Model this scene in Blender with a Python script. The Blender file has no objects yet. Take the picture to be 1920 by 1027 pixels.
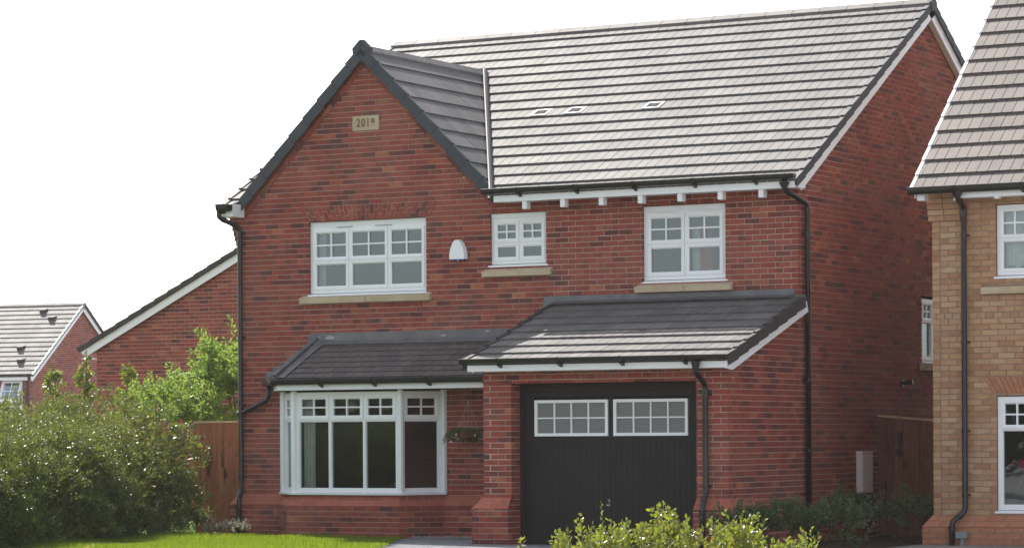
import bpy, math, random
import numpy as np
from mathutils import Vector, Matrix
R = math.radians
random.seed(7); rng = np.random.default_rng(11)
sc = bpy.context.scene
col = sc.collection

# ---------------------------------------------------------------- camera
TH = R(29.15)
cam_d = bpy.data.cameras.new('camera'); cam = bpy.data.objects.new('camera', cam_d); col.objects.link(cam)
CR = Vector((math.cos(TH), math.sin(TH), 0)); CF = Vector((-math.sin(TH), math.cos(TH), 0)); UP = Vector((0, 0, 1))
ROLL = math.atan(-.0057)
c_r = CR*math.cos(ROLL) + UP*math.sin(ROLL); c_u = -CR*math.sin(ROLL) + UP*math.cos(ROLL)
CAM = Vector((42.07*math.sin(TH), -42.07*math.cos(TH), 1.41))
m = Matrix.Identity(4)
for i in range(3):
    m[i][0] = c_r[i]; m[i][1] = c_u[i]; m[i][2] = -CF[i]; m[i][3] = CAM[i]
cam.matrix_world = m
cam_d.sensor_width = 36; cam_d.lens = 5600/1920*36; cam_d.shift_y = (818-513.5)/1920
cam_d.clip_start = .5; cam_d.clip_end = 3000
sc.camera = cam

# ---------------------------------------------------------------- world, sun, exposure
SUN = Vector((-1.5, 1.0, 1.985)).normalized()
w = bpy.data.worlds.new('World'); sc.world = w; w.use_nodes = True
nt = w.node_tree; bg = nt.nodes['Background']
sky = nt.nodes.new('ShaderNodeTexSky'); sky.sky_type = 'NISHITA'; sky.sun_disc = False
sky.sun_elevation = math.asin(SUN.z); sky.sun_rotation = math.atan2(SUN.x, SUN.y)
sky.air_density = 1.0; sky.dust_density = 1.2; sky.ozone_density = 1.0; sky.altitude = 0
hs = nt.nodes.new('ShaderNodeHueSaturation'); hs.inputs['Saturation'].default_value = .4      # thin white summer haze
nt.links.new(sky.outputs[0], hs.inputs['Color']); nt.links.new(hs.outputs[0], bg.inputs[0]); bg.inputs[1].default_value = .15
sl = bpy.data.lights.new('sun', 'SUN'); so = bpy.data.objects.new('sun', sl); col.objects.link(so)
sl.energy = 4.4; sl.angle = R(.53); sl.color = (1, .95, .87)
so.rotation_euler = SUN.to_track_quat('Z', 'Y').to_euler()
sc.view_settings.view_transform = 'Standard'; sc.view_settings.look = 'None'
sc.view_settings.gamma = 1; sc.view_settings.exposure = 1.0

# ---------------------------------------------------------------- materials
def N(t, ty, **k):
    n = t.nodes.new(ty)
    for a, b in k.items(): setattr(n, a, b)
    return n
def new_mat(name):
    m = bpy.data.materials.new(name); m.use_nodes = True
    return m, m.node_tree, m.node_tree.nodes['Principled BSDF']
def rnd_node(t):
    a = N(t, 'ShaderNodeAttribute', attribute_name='rnd'); o = N(t, 'ShaderNodeObjectInfo')
    s = N(t, 'ShaderNodeMath', operation='ADD'); f = N(t, 'ShaderNodeMath', operation='FRACT')
    t.links.new(a.outputs['Fac'], s.inputs[0]); t.links.new(o.outputs['Random'], s.inputs[1]); t.links.new(s.outputs[0], f.inputs[0])
    return f.outputs[0]
def ramp(t, src, stops, const=False):
    r = N(t, 'ShaderNodeValToRGB'); e = r.color_ramp.elements
    if const: r.color_ramp.interpolation = 'CONSTANT'
    while len(e) < len(stops): e.new(.5)
    for i, (p, c) in enumerate(stops):
        e[i].position = p; e[i].color = (*c, 1) if len(c) == 3 else c
    t.links.new(src, r.inputs[0]); return r.outputs[0]
def noise(t, scale, detail=4, w=None, rough=.6, vec=None, stretch=None):
    n = N(t, 'ShaderNodeTexNoise'); n.inputs['Scale'].default_value = scale; n.inputs['Detail'].default_value = detail
    n.inputs['Roughness'].default_value = rough
    g = N(t, 'ShaderNodeNewGeometry'); v = g.outputs['Position']
    if stretch:
        mp = N(t, 'ShaderNodeMapping'); mp.inputs['Scale'].default_value = stretch
        t.links.new(v, mp.inputs[0]); v = mp.outputs[0]
    t.links.new(v, n.inputs['Vector'])
    if w is not None:
        n.noise_dimensions = '4D'
        mm = N(t, 'ShaderNodeMath', operation='MULTIPLY'); mm.inputs[1].default_value = 60
        t.links.new(w, mm.inputs[0]); t.links.new(mm.outputs[0], n.inputs['W'])
    return n.outputs['Fac']
def mixc(t, a, b, fac, mode='MIX'):
    n = N(t, 'ShaderNodeMix', data_type='RGBA', blend_type=mode)
    for s, i in ((a, 6), (b, 7)):
        if isinstance(s, tuple): n.inputs[i].default_value = (*s, 1)
        else: t.links.new(s, n.inputs[i])
    if isinstance(fac, (int, float)): n.inputs[0].default_value = fac
    else: t.links.new(fac, n.inputs[0])
    return n.outputs[2]
def bump(t, p, h, strength=.3, dist=.003):
    b = N(t, 'ShaderNodeBump'); b.inputs['Strength'].default_value = strength; b.inputs['Distance'].default_value = dist
    t.links.new(h, b.inputs['Height']); t.links.new(b.outputs[0], p.inputs['Normal'])
def piece_mat(name, stops, rough=.85, spec=.3, smear=.35, smear_scale=9, smear_col=(.03, .02, .02), patch=None, bumps=.5, coat=0):
    """colour picked per piece, a smudge of its own on each, large soft patches across the lot"""
    m, t, p = new_mat(name); r = rnd_node(t)
    c = ramp(t, r, stops)
    n1 = ramp(t, noise(t, smear_scale, 3, w=r), [(.5, (0, 0, 0)), (.68, (1, 1, 1))])
    f = N(t, 'ShaderNodeMath', operation='MULTIPLY'); f.inputs[1].default_value = smear; t.links.new(n1, f.inputs[0])
    c = mixc(t, c, smear_col, f.outputs[0])
    fine = noise(t, 90, 5); c = mixc(t, c, ramp(t, fine, [(.3, (.72, .72, .72)), (.7, (1.2, 1.2, 1.2))]), 1, 'MULTIPLY')
    if patch:
        pn = ramp(t, noise(t, patch[0], 3), [(.45, (0, 0, 0)), (.75, (1, 1, 1))])
        f2 = N(t, 'ShaderNodeMath', operation='MULTIPLY'); f2.inputs[1].default_value = patch[2]; t.links.new(pn, f2.inputs[0])
        c = mixc(t, c, patch[1], f2.outputs[0])
    t.links.new(c, p.inputs['Base Color']); p.inputs['Roughness'].default_value = rough; p.inputs['Specular IOR Level'].default_value = spec
    bump(t, p, noise(t, 70, 6), bumps, .004)
    return m
def plain(name, c, rough=.5, spec=.5, var=.12, scale=4, metal=0, bmp=0, bscale=60, stretch=None, c2=None):
    m, t, p = new_mat(name)
    n = noise(t, scale, 5, stretch=stretch)
    if c2: cc = mixc(t, c, c2, ramp(t, n, [(.35, (0, 0, 0)), (.65, (1, 1, 1))]))
    else: cc = mixc(t, tuple(x*(1-var) for x in c), tuple(min(1, x*(1+var)) for x in c), ramp(t, n, [(.3, (0, 0, 0)), (.7, (1, 1, 1))]))
    t.links.new(cc, p.inputs['Base Color']); p.inputs['Roughness'].default_value = rough
    p.inputs['Specular IOR Level'].default_value = spec; p.inputs['Metallic'].default_value = metal
    if bmp: bump(t, p, noise(t, bscale, 5, stretch=stretch), bmp, .004)
    return m
M = {}
M['brick'] = piece_mat('red_brick', [(0, (.24, .048, .033)), (.18, (.31, .064, .041)), (.36, (.25, .047, .034)), (.55, (.335, .08, .047)), (.7, (.165, .037, .031)), (.82, (.10, .031, .029)), (.89, (.41, .13, .068)), (.95, (.285, .058, .04)), (1, (.215, .047, .034))],
                       smear=.72, smear_scale=6.5, smear_col=(.085, .038, .034), patch=(.7, (.36, .19, .15), .25))
M['mortar'] = plain('mortar', (.54, .42, .35), .95, .1, .18, 3, bmp=.4)
M['plinth_brick'] = piece_mat('plinth_brick', [(0, (.36, .10, .066)), (.5, (.40, .12, .076)), (1, (.33, .09, .06))], rough=.7, smear=.2, bumps=.25)
M['buff'] = piece_mat('buff_brick', [(0, (.41, .24, .135)), (.3, (.47, .295, .17)), (.5, (.36, .19, .105)), (.72, (.49, .335, .205)), (.88, (.34, .165, .09)), (1, (.42, .25, .145))],
                      smear=.5, smear_scale=6, smear_col=(.2, .09, .04), patch=(.6, (.36, .17, .09), .5))
M['buff_orange'] = piece_mat('orange_brick', [(0, (.40, .16, .09)), (.5, (.44, .19, .10)), (1, (.36, .14, .08))], smear=.2, rough=.75)
M['mortar_grey'] = plain('grey_mortar', (.27, .21, .165), .95, .1, .2, 3, bmp=.4)
def tile_mat(name, a, b, c3, rough, spec):
    m = piece_mat(name, [(0, a), (.4, b), (.7, c3), (1, a)], rough=rough, spec=spec, smear=.25, smear_scale=3, smear_col=(.07, .06, .055), patch=(.5, (.13, .12, .115), .3), bumps=.15)
    t = m.node_tree; p = t.nodes['Principled BSDF']
    rr = N(t, 'ShaderNodeMapRange'); rr.inputs['To Min'].default_value = rough-.06; rr.inputs['To Max'].default_value = rough+.08
    t.links.new(noise(t, 2.5, 5), rr.inputs[0]); t.links.new(rr.outputs[0], p.inputs['Roughness'])
    return m
M['tile'] = tile_mat('roof_tile', (.137, .128, .124), (.165, .154, .149), (.115, .109, .108), .66, .2)
M['tile_pink'] = tile_mat('brown_roof_tile', (.15, .122, .112), (.17, .138, .127), (.125, .103, .096), .64, .2)
M['tile_plain'] = tile_mat('plain_roof_tile', (.10, .082, .08), (.12, .097, .093), (.083, .07, .069), .6, .35)
M['verge'] = plain('verge_cap', (.055, .059, .068), .62, .25, .12, 3)
M['verge_brown'] = plain('verge_cap_brown', (.05, .043, .042), .6, .25, .12, 3)
M['white'] = plain('white_plastic', (.8, .81, .82), .35, .5, .03, 3)
M['cream'] = plain('cream_board', (.66, .6, .52), .5, .4, .06, 3)
M['black'] = plain('black_plastic', (.014, .013, .013), .33, .5, .15, 5)
M['door'] = plain('charcoal_door', (.024, .020, .019), .6, .18, .1, 2)
M['lead'] = plain('lead_sheet', (.15, .15, .155), .5, .5, 0, 5, metal=.2, c2=(.10, .10, .105), bmp=.3, bscale=9)
M['lead_worn'] = plain('lead_sheet_worn', (.155, .145, .14), .55, .5, 0, 2.2, c2=(.085, .08, .085), bmp=.4, bscale=7)
M['zinc'] = plain('valley_metal', (.38, .385, .4), .7, .2, .1, 3)
M['stone'] = plain('sandstone', (.52, .43, .30), .85, .2, 0, 3, c2=(.42, .33, .21), bmp=.3, bscale=80)
M['stone_cut'] = plain('sandstone_cut', (.13, .085, .05), .9, .1, .1, 10)
M['plaster'] = plain('plaster', (.30, .26, .23), .9, .1, .1, 1)
M['curtain'] = plain('curtain_cloth', (.62, .62, .6), .9, .1, .1, 12)
M['curtain_dark'] = plain('dark_curtain_cloth', (.12, .11, .1), .9, .1, .1, 12)
M['curtain_red'] = plain('red_curtain_cloth', (.42, .05, .04), .9, .1, 0, 9, c2=(.28, .03, .03))
M['pink'] = plain('petal_pink', (.75, .5, .6), .7, .2, .2, 20)
M['redflower'] = plain('petal_red', (.6, .03, .08), .7, .2, .2, 20)
M['paver'] = piece_mat('paving_block', [(0, (.17, .175, .19)), (.5, (.22, .225, .24)), (1, (.14, .145, .16))], smear=.3, bumps=.4)
M['sand'] = plain('joint_sand', (.12, .11, .10), .95, .1, .2, 9)
M['soil'] = plain('soil', (.05, .035, .025), .95, .1, .3, 9, bmp=.8)
M['slabs'] = plain('pale_paving', (.24, .225, .21), .95, .1, .15, .6, bmp=.3)
M['turf'] = plain('turf', (.07, .12, .015), .95, .1, .3, 3, bmp=.5)
M['asphalt'] = plain('asphalt', (.07, .07, .07), .9, .2, .15, 6, bmp=.5)
M['gravel'] = piece_mat('gravel', [(0, (.3, .25, .22)), (.5, (.42, .38, .35)), (1, (.2, .17, .16))], smear=.1)
M['bark'] = plain('bark', (.09, .06, .04), .9, .2, .3, 20)
M['greenstem'] = plain('green_stem', (.14, .13, .05), .8, .2, .3, 20)
M['boxpink'] = plain('meter_box', (.66, .56, .52), .6, .4, .05, 3)
M['grille'] = plain('vent_grille', (.05, .05, .052), .9, .1, .1, 5)
M['steel'] = plain('steel', (.5, .5, .5), .3, .5, .05, 5, metal=.9)
M['greybox'] = plain('grey_plastic', (.22, .24, .24), .5, .4, .05, 5)
M['blue'] = plain('blue_plastic', (.02, .03, .25), .3, .5, .05, 5)
def wood_mat(name, a, b, knot):
    m, t, p = new_mat(name); r = rnd_node(t)
    c = ramp(t, r, [(0, a), (.5, b), (1, a)])
    g = noise(t, 3, 6, w=r, stretch=(14, 14, .8)); c = mixc(t, c, ramp(t, g, [(.3, (.55, .5, .5)), (.65, (1.25, 1.2, 1.15))]), 1, 'MULTIPLY')
    k = ramp(t, noise(t, 2.2, 2, w=r, stretch=(1.6, 1.6, 1)), [(.60, (0, 0, 0)), (.68, (1, 1, 1))])
    c = mixc(t, c, knot, k); t.links.new(c, p.inputs['Base Color']); p.inputs['Roughness'].default_value = .85; p.inputs['Specular IOR Level'].default_value = .2
    bump(t, p, g, .3, .003); return m
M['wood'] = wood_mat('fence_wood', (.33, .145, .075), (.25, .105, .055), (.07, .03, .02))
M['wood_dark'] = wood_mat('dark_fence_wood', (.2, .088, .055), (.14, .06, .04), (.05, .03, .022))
M['wood_top'] = plain('cut_wood', (.5, .33, .2), .8, .2, .1, 10)
def glass_mat(name, tint, add, noisy=.02):
    m = bpy.data.materials.new(name); m.use_nodes = True; t = m.node_tree; t.nodes.remove(t.nodes['Principled BSDF'])
    o = t.nodes['Material Output']; tr = N(t, 'ShaderNodeBsdfTransparent'); tr.inputs[0].default_value = (*tint, 1)
    gl = N(t, 'ShaderNodeBsdfGlossy'); gl.inputs['Roughness'].default_value = .015; gl.inputs[0].default_value = (.80, .93, 1, 1)
    b = N(t, 'ShaderNodeBump'); b.inputs['Strength'].default_value = noisy; b.inputs['Distance'].default_value = .05
    t.links.new(noise(t, 1.6, 2), b.inputs['Height']); t.links.new(b.outputs[0], gl.inputs['Normal'])
    fr = N(t, 'ShaderNodeFresnel'); fr.inputs[0].default_value = 1.5
    ma = N(t, 'ShaderNodeMath', operation='ADD', use_clamp=True); ma.inputs[1].default_value = add; t.links.new(fr.outputs[0], ma.inputs[0])
    mx = N(t, 'ShaderNodeMixShader'); t.links.new(ma.outputs[0], mx.inputs[0]); t.links.new(tr.outputs[0], mx.inputs[1]); t.links.new(gl.outputs[0], mx.inputs[2])
    t.links.new(mx.outputs[0], o.inputs['Surface']); return m
M['glass'] = glass_mat('window_glass', (.8, .84, .83), .09)
M['obscure'] = plain('obscured_glass', (.16, .155, .155), .3, .6, .2, 60)
def leaf_mat(name, stops, trans=.35, rough=.45, tcol=(.35, .5, .05), spec=.5):
    m, t, p = new_mat(name); r = rnd_node(t); c = ramp(t, r, stops)
    t.links.new(c, p.inputs['Base Color']); p.inputs['Roughness'].default_value = rough; p.inputs['Specular IOR Level'].default_value = spec
    tl = N(t, 'ShaderNodeBsdfTranslucent'); cc = mixc(t, c, tcol, .5); t.links.new(cc, tl.inputs[0])
    mx = N(t, 'ShaderNodeMixShader'); mx.inputs[0].default_value = trans; o = t.nodes['Material Output']
    t.links.new(p.outputs[0], mx.inputs[1]); t.links.new(tl.outputs[0], mx.inputs[2]); t.links.new(mx.outputs[0], o.inputs['Surface']); return m
M['hedge'] = leaf_mat('hedge_leaf', [(0, (.032, .056, .014)), (.4, (.05, .078, .018)), (.72, (.11, .145, .028)), (.93, (.19, .19, .045)), (1, (.036, .06, .016))], .27, .4, (.42, .48, .06), .5)
M['elder'] = leaf_mat('elder_leaf', [(0, (.11, .18, .03)), (.5, (.15, .23, .045)), (1, (.12, .19, .035))], .45, .45, (.42, .58, .09), .4)
M['cherry'] = leaf_mat('cherry_leaf', [(0, (.11, .15, .02)), (.5, (.16, .19, .025)), (1, (.12, .16, .03))], .4, .4, (.35, .42, .05))
M['front'] = leaf_mat('shrub_leaf', [(0, (.06, .11, .02)), (.3, (.10, .15, .02)), (.5, (.19, .22, .02)), (.65, (.24, .25, .02)), (.75, (.05, .09, .02)), (.9, (.10, .14, .03)), (.96, (.32, .20, .05)), (1, (.08, .12, .03))], .32, .33, (.5, .55, .03), .6)
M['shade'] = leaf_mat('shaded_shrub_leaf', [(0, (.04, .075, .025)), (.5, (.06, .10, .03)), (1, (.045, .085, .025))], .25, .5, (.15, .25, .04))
M['grass'] = leaf_mat('grass_blade', [(0, (.11, .17, .015)), (.4, (.18, .24, .02)), (.8, (.14, .20, .025)), (1, (.22, .21, .06))], .45, .55, (.38, .5, .02), .25)
M['heather'] = leaf_mat('pale_flower', [(0, (.5, .48, .42)), (.55, (.62, .58, .5)), (.6, (.12, .16, .06)), (1, (.16, .2, .07))], .3, .6, (.5, .5, .4))
M['wood_far'] = leaf_mat('far_tree_leaf', [(0, (.035, .06, .015)), (.5, (.06, .09, .02)), (1, (.09, .10, .03))], .2, .6, (.15, .2, .03))

# ---------------------------------------------------------------- mesh helpers
class MB:
    def __init__(s): s.v = []; s.f = []; s.r = []
    def face(s, pts, r=0.):
        i = len(s.v); s.v.extend([tuple(p) for p in pts]); s.f.append(tuple(range(i, i+len(pts)))); s.r.append(r)
    def prism(s, front, back, r=None, cap=False):
        r = random.random() if r is None else r
        n = len(front); i = len(s.v); s.v.extend([tuple(p) for p in front]); s.v.extend([tuple(p) for p in back])
        s.f.append(tuple(range(i, i+n))); s.r.append(r)
        for k in range(n):
            j = (k+1) % n; s.f.append((i+k, i+n+k, i+n+j, i+j)); s.r.append(r)
        if cap: s.f.append(tuple(range(i+2*n-1, i+n-1, -1))); s.r.append(r)
    def box(s, F, u0, u1, z0, z1, d0, d1, r=None):
        """F frame: u along, z up, d outward (d1 > d0)"""
        s.prism([F(u0, z0, d1), F(u1, z0, d1), F(u1, z1, d1), F(u0, z1, d1)], [F(u0, z0, d0), F(u1, z0, d0), F(u1, z1, d0), F(u0, z1, d0)], r, True)
    def tube(s, pts, rad, n=10, cap=True):
        pts = [Vector(p) for p in pts]; rings = []
        rads = rad if isinstance(rad, (list, tuple)) else [rad]*len(pts)
        for k, p in enumerate(pts):
            a = pts[max(0, k-1)]; b = pts[min(len(pts)-1, k+1)]; d = (b-a).normalized()
            x = d.cross(Vector((.13, .9, .31))).normalized(); y = d.cross(x)
            i = len(s.v)
            for q in range(n):
                t = 2*math.pi*q/n; s.v.append(tuple(p + (x*math.cos(t)+y*math.sin(t))*rads[k]))
            rings.append(i)
        for a, b in zip(rings, rings[1:]):
            for q in range(n):
                s.f.append((a+q, a+(q+1) % n, b+(q+1) % n, b+q)); s.r.append(0)
        if cap:
            s.f.append(tuple(range(rings[0]+n-1, rings[0]-1, -1))); s.r.append(0)
            s.f.append(tuple(range(rings[-1], rings[-1]+n))); s.r.append(0)
    def build(s, name, mat, parent=None, smooth=False, recalc=True, label=None, kind=None):
        me = bpy.data.meshes.new(name); me.from_pydata(s.v, [], s.f)
        a = me.attributes.new('rnd', 'FLOAT', 'FACE'); a.data.foreach_set('value', s.r)
        if smooth: me.polygons.foreach_set('use_smooth', [True]*len(s.f))
        me.materials.append(mat if not isinstance(mat, str) else M[mat])
        if recalc:
            import bmesh
            bm = bmesh.new(); bm.from_mesh(me); bmesh.ops.recalc_face_normals(bm, faces=bm.faces); bm.to_mesh(me); bm.free()
        me.update(); o = bpy.data.objects.new(name, me); col.objects.link(o)
        if parent: o.parent = parent
        if label: o['label'] = label
        if kind: o['kind'] = kind
        return o
def frame(O, U, Nn):
    O = Vector(O); U = Vector(U).normalized(); Nn = Vector(Nn).normalized()
    def F(u, z, d=0): return O + U*u + UP*z + Nn*d
    F.O, F.U, F.N = O, U, Nn
    return F
def sframe(O, U, V):
    """sloping frame: u along eave, v up the slope, d out of the roof"""
    O = Vector(O); U = Vector(U).normalized(); V = Vector(V).normalized(); Nn = U.cross(V).normalized()
    if Nn.z < 0: Nn = -Nn
    def F(u, v, d=0): return O + U*u + V*v + Nn*d
    F.O, F.U, F.V, F.N = O, U, V, Nn
    return F
W = frame((0, 0, 0), (1, 0, 0), (0, -1, 0))      # main front: u = x, d towards the garden
def thing(name, label, cat, loc=(0, 0, 0), group=None):
    o = bpy.data.objects.new(name, None); col.objects.link(o); o.empty_display_size = .2
    o['label'] = label; o['category'] = cat
    if group: o['group'] = group
    return o
def tag(o, label, cat, group=None, kind=None):
    if label: o['label'] = label
    if cat: o['category'] = cat
    if group: o['group'] = group
    if kind: o['kind'] = kind
    return o
def part(name, mat, parent, boxes, F=W, **k):
    b = MB()
    for q in boxes: b.box(F, *q)
    return b.build(name, mat, parent, **k)
def clip(poly, a, b, keep_left=True):
    """half-plane clip of a convex polygon by the line a->b"""
    out = []; n = len(poly)
    def sd(p): 
        s_ = (b[0]-a[0])*(p[1]-a[1])-(b[1]-a[1])*(p[0]-a[0]); return s_ if keep_left else -s_
    for i in range(n):
        p, q = poly[i], poly[(i+1) % n]; sp, sq = sd(p), sd(q)
        if sp >= 0: out.append(p)
        if (sp > 1e-12 and sq < -1e-12) or (sp < -1e-12 and sq > 1e-12):
            t = sp/(sp-sq); out.append((p[0]+(q[0]-p[0])*t, p[1]+(q[1]-p[1])*t))
    return out
def area(p):
    return abs(sum(p[i][0]*p[(i+1) % len(p)][1]-p[(i+1) % len(p)][0]*p[i][1] for i in range(len(p))))/2
def ccw(p):
    s_ = sum(p[i][0]*p[(i+1) % len(p)][1]-p[(i+1) % len(p)][0]*p[i][1] for i in range(len(p)))
    return list(p) if s_ > 0 else list(p)[::-1]
def inside(poly, outline):
    for i in range(len(outline)):
        poly = clip(poly, outline[i], outline[(i+1) % len(outline)])
        if len(poly) < 3: return []
    return poly
def minus(poly, hole):
    out = []
    if not inside(poly, hole): return [poly]
    for i in range(len(hole)):
        a, b = hole[i], hole[(i+1) % len(hole)]
        o = clip(poly, a, b, False)
        if len(o) >= 3 and area(o) > 1e-6: out.append(o)
        poly = clip(poly, a, b)
        if len(poly) < 3: break
    return out
def rect(u0, u1, z0, z1): return [(u0, z0), (u1, z0), (u1, z1), (u0, z1)]
def to_px(p):
    q = Vector(p)-CAM; d = q.dot(CF)
    if d <= 0: return None
    X = q.dot(CR)/d*5600; Y = q.dot(UP)/d*5600
    return (960+X*math.cos(ROLL)+Y*math.sin(ROLL), 818+X*math.sin(ROLL)-Y*math.cos(ROLL), 5600/d)
def seen(p, pad=0):
    q = to_px(p)
    return q and -pad < q[0] < 1920+pad and -pad < q[1] < 1027+pad

class Brickwork:
    """collects all the bricks of one house, then sets the 300 that show largest as objects and joins the others"""
    def __init__(s, mat): s.full = []; s.rest = {}; s.mat = mat
    def lay(s, wall, F, outline, holes=(), phase=0., z0=-.015, umin=None, umax=None, depth=.1, L=.215, H=.065, J=.01, key='a', proud=0, headers=(), hide=None, single=True, rowoff=0):
        outline = ccw(outline); holes = [ccw(h) for h in holes]; P = L+J; C = H+J
        us = [p[0] for p in outline]; zs = [p[1] for p in outline]
        r0 = int(math.floor((min(zs)-z0)/C)); r1 = int(math.ceil((max(zs)-z0)/C))
        for r in range(r0, r1):
            za = z0+r*C; zb = za+H
            hd = r in headers; P_ = P/2 if hd else P; L_ = P_-J
            off = phase+((P/2 if (r+rowoff) % 2 else 0) if not hd else P/4)
            k0 = int(math.floor((min(us)-off)/P_))-1; k1 = int(math.ceil((max(us)-off)/P_))+1
            lo = umin(r) if umin else -1e9; hi = umax(r) if umax else 1e9
            for k in range(k0, k1):
                ua = off+k*P_; ub = ua+L_
                if ub < lo or ua > hi: continue
                full = not hd and ua >= lo and ub <= hi
                ua_, ub_ = max(ua, lo), min(ub, hi)
                if ub_-ua_ < .02: continue
                base = rect(ua_, ub_, za, zb); a0 = area(base)
                pl = inside(base, outline)
                if len(pl) < 3: continue
                ps = [pl]
                for h in holes:
                    nx = []
                    for q in ps: nx += minus(q, h)
                    ps = nx
                for q in ps:
                    ar = area(q)
                    if ar < 2e-4: continue
                    jit = random.gauss(0, .0012)+proud
                    if full and single and len(ps) == 1 and abs(ar-a0) < 1e-7:
                        s.full.append((wall, F, ua, za, jit, depth, L, H, key))
                    else: s.put(wall, F, q, jit, depth, key)
    def put(s, wall, F, q, jit, depth, key='a', r=None):
        mb = s.rest.setdefault((wall, key), MB())
        mb.prism([F(u, z, jit) for u, z in q], [F(u, z, -depth) for u, z in q], r)
    def finish(s, limit=300, visible=None):
        def score(b):
            wall, F, ua, za, jit, depth, L, H, key = b
            c = F(ua+L/2, za+H/2, 0)
            if not seen(c) or (visible and not visible(c)): return 0
            q = to_px(c); v = (CAM-c).normalized()
            return q[2]*q[2]*abs(v.dot(F.N))
        sc_ = sorted([(score(b), i) for i, b in enumerate(s.full)], reverse=True)
        chosen = set(i for v, i in sc_[:limit] if v > 0)
        shared = {}
        for i, b in enumerate(s.full):
            wall, F, ua, za, jit, depth, L, H, key = b
            if i in chosen:
                k = (round(L, 3), round(H, 3))
                if k not in shared:
                    mb = MB(); G = frame((0, 0, 0), (1, 0, 0), (0, -1, 0)); e = .003
                    # worn arrises: face slightly smaller than the body
                    f1 = [G(e, e, 0), G(L-e, e, 0), G(L-e, H-e, 0), G(e, H-e, 0)]; f2 = [G(0, 0, -e), G(L, 0, -e), G(L, H, -e), G(0, H, -e)]; f3 = [G(0, 0, -.09), G(L, 0, -.09), G(L, H, -.09), G(0, H, -.09)]
                    mb.prism(f1, f2, 0); mb.f = mb.f[1:]+[]; mb.r = mb.r[1:]; mb.face(f1, 0); mb.prism(f2, f3, 0); mb.f.pop(-5); mb.r.pop(-5)
                    o0 = mb.build('brick', s.mat); shared[k] = o0.data; bpy.data.objects.remove(o0)
                o = bpy.data.objects.new('brick', shared[k]); col.objects.link(o); o.parent = wall
                mm = Matrix.Identity(4); O = F(ua, za, jit)
                for q in range(3):
                    mm[q][0] = F.U[q]; mm[q][1] = -F.N[q]; mm[q][2] = UP[q]; mm[q][3] = O[q]
                o.matrix_local = mm @ Matrix.Rotation(random.gauss(0, .004), 4, 'Y')
            else:
                s.put(wall, F, rect(ua, ua+L, za, za+H), jit, depth, key)
        for (wall, key), mb in s.rest.items():
            mm_ = s.mat if key == 'a' else M[key]
            mb.build('brickwork', mm_, wall, kind='stuff')
def slab(name, F, parent, pieces, holes=(), mat='mortar', d1=-.008, d0=-.24):
    """the mortar body of a wall: sheets between the holes (all rects) plus extra convex outlines"""
    b = MB(); holes = [(h[0]-.004, h[1]+.004, h[2]-.004, h[3]+.004) for h in holes]
    for out in pieces:
        if len(out) == 4 and isinstance(out, tuple):
            u0, u1, z0, z1 = out
            xs = sorted({u0, u1} | {x for h in holes for x in (h[0], h[1]) if u0 < x < u1}); zs = sorted({z0, z1} | {z for h in holes for z in (h[2], h[3]) if z0 < z < z1})
            for a, c in zip(xs, xs[1:]):
                for e, g in zip(zs, zs[1:]):
                    mx, mz = (a+c)/2, (e+g)/2
                    if any(h[0] < mx < h[1] and h[2] < mz < h[3] for h in holes): continue
                    for d in (d1, d0): b.face([F(a, e, d), F(c, e, d), F(c, g, d), F(a, g, d)])
        else:
            for d in (d1, d0): b.face([F(u, z, d) for u, z in out])
    for h in holes:
        a, c, e, g = h
        for p, q in (((a, e), (c, e)), ((c, e), (c, g)), ((c, g), (a, g)), ((a, g), (a, e))):
            b.face([F(p[0], p[1], d1), F(q[0], q[1], d1), F(q[0], q[1], d0), F(p[0], p[1], d0)])
    return b.build(name, mat, parent, recalc=False)

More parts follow.
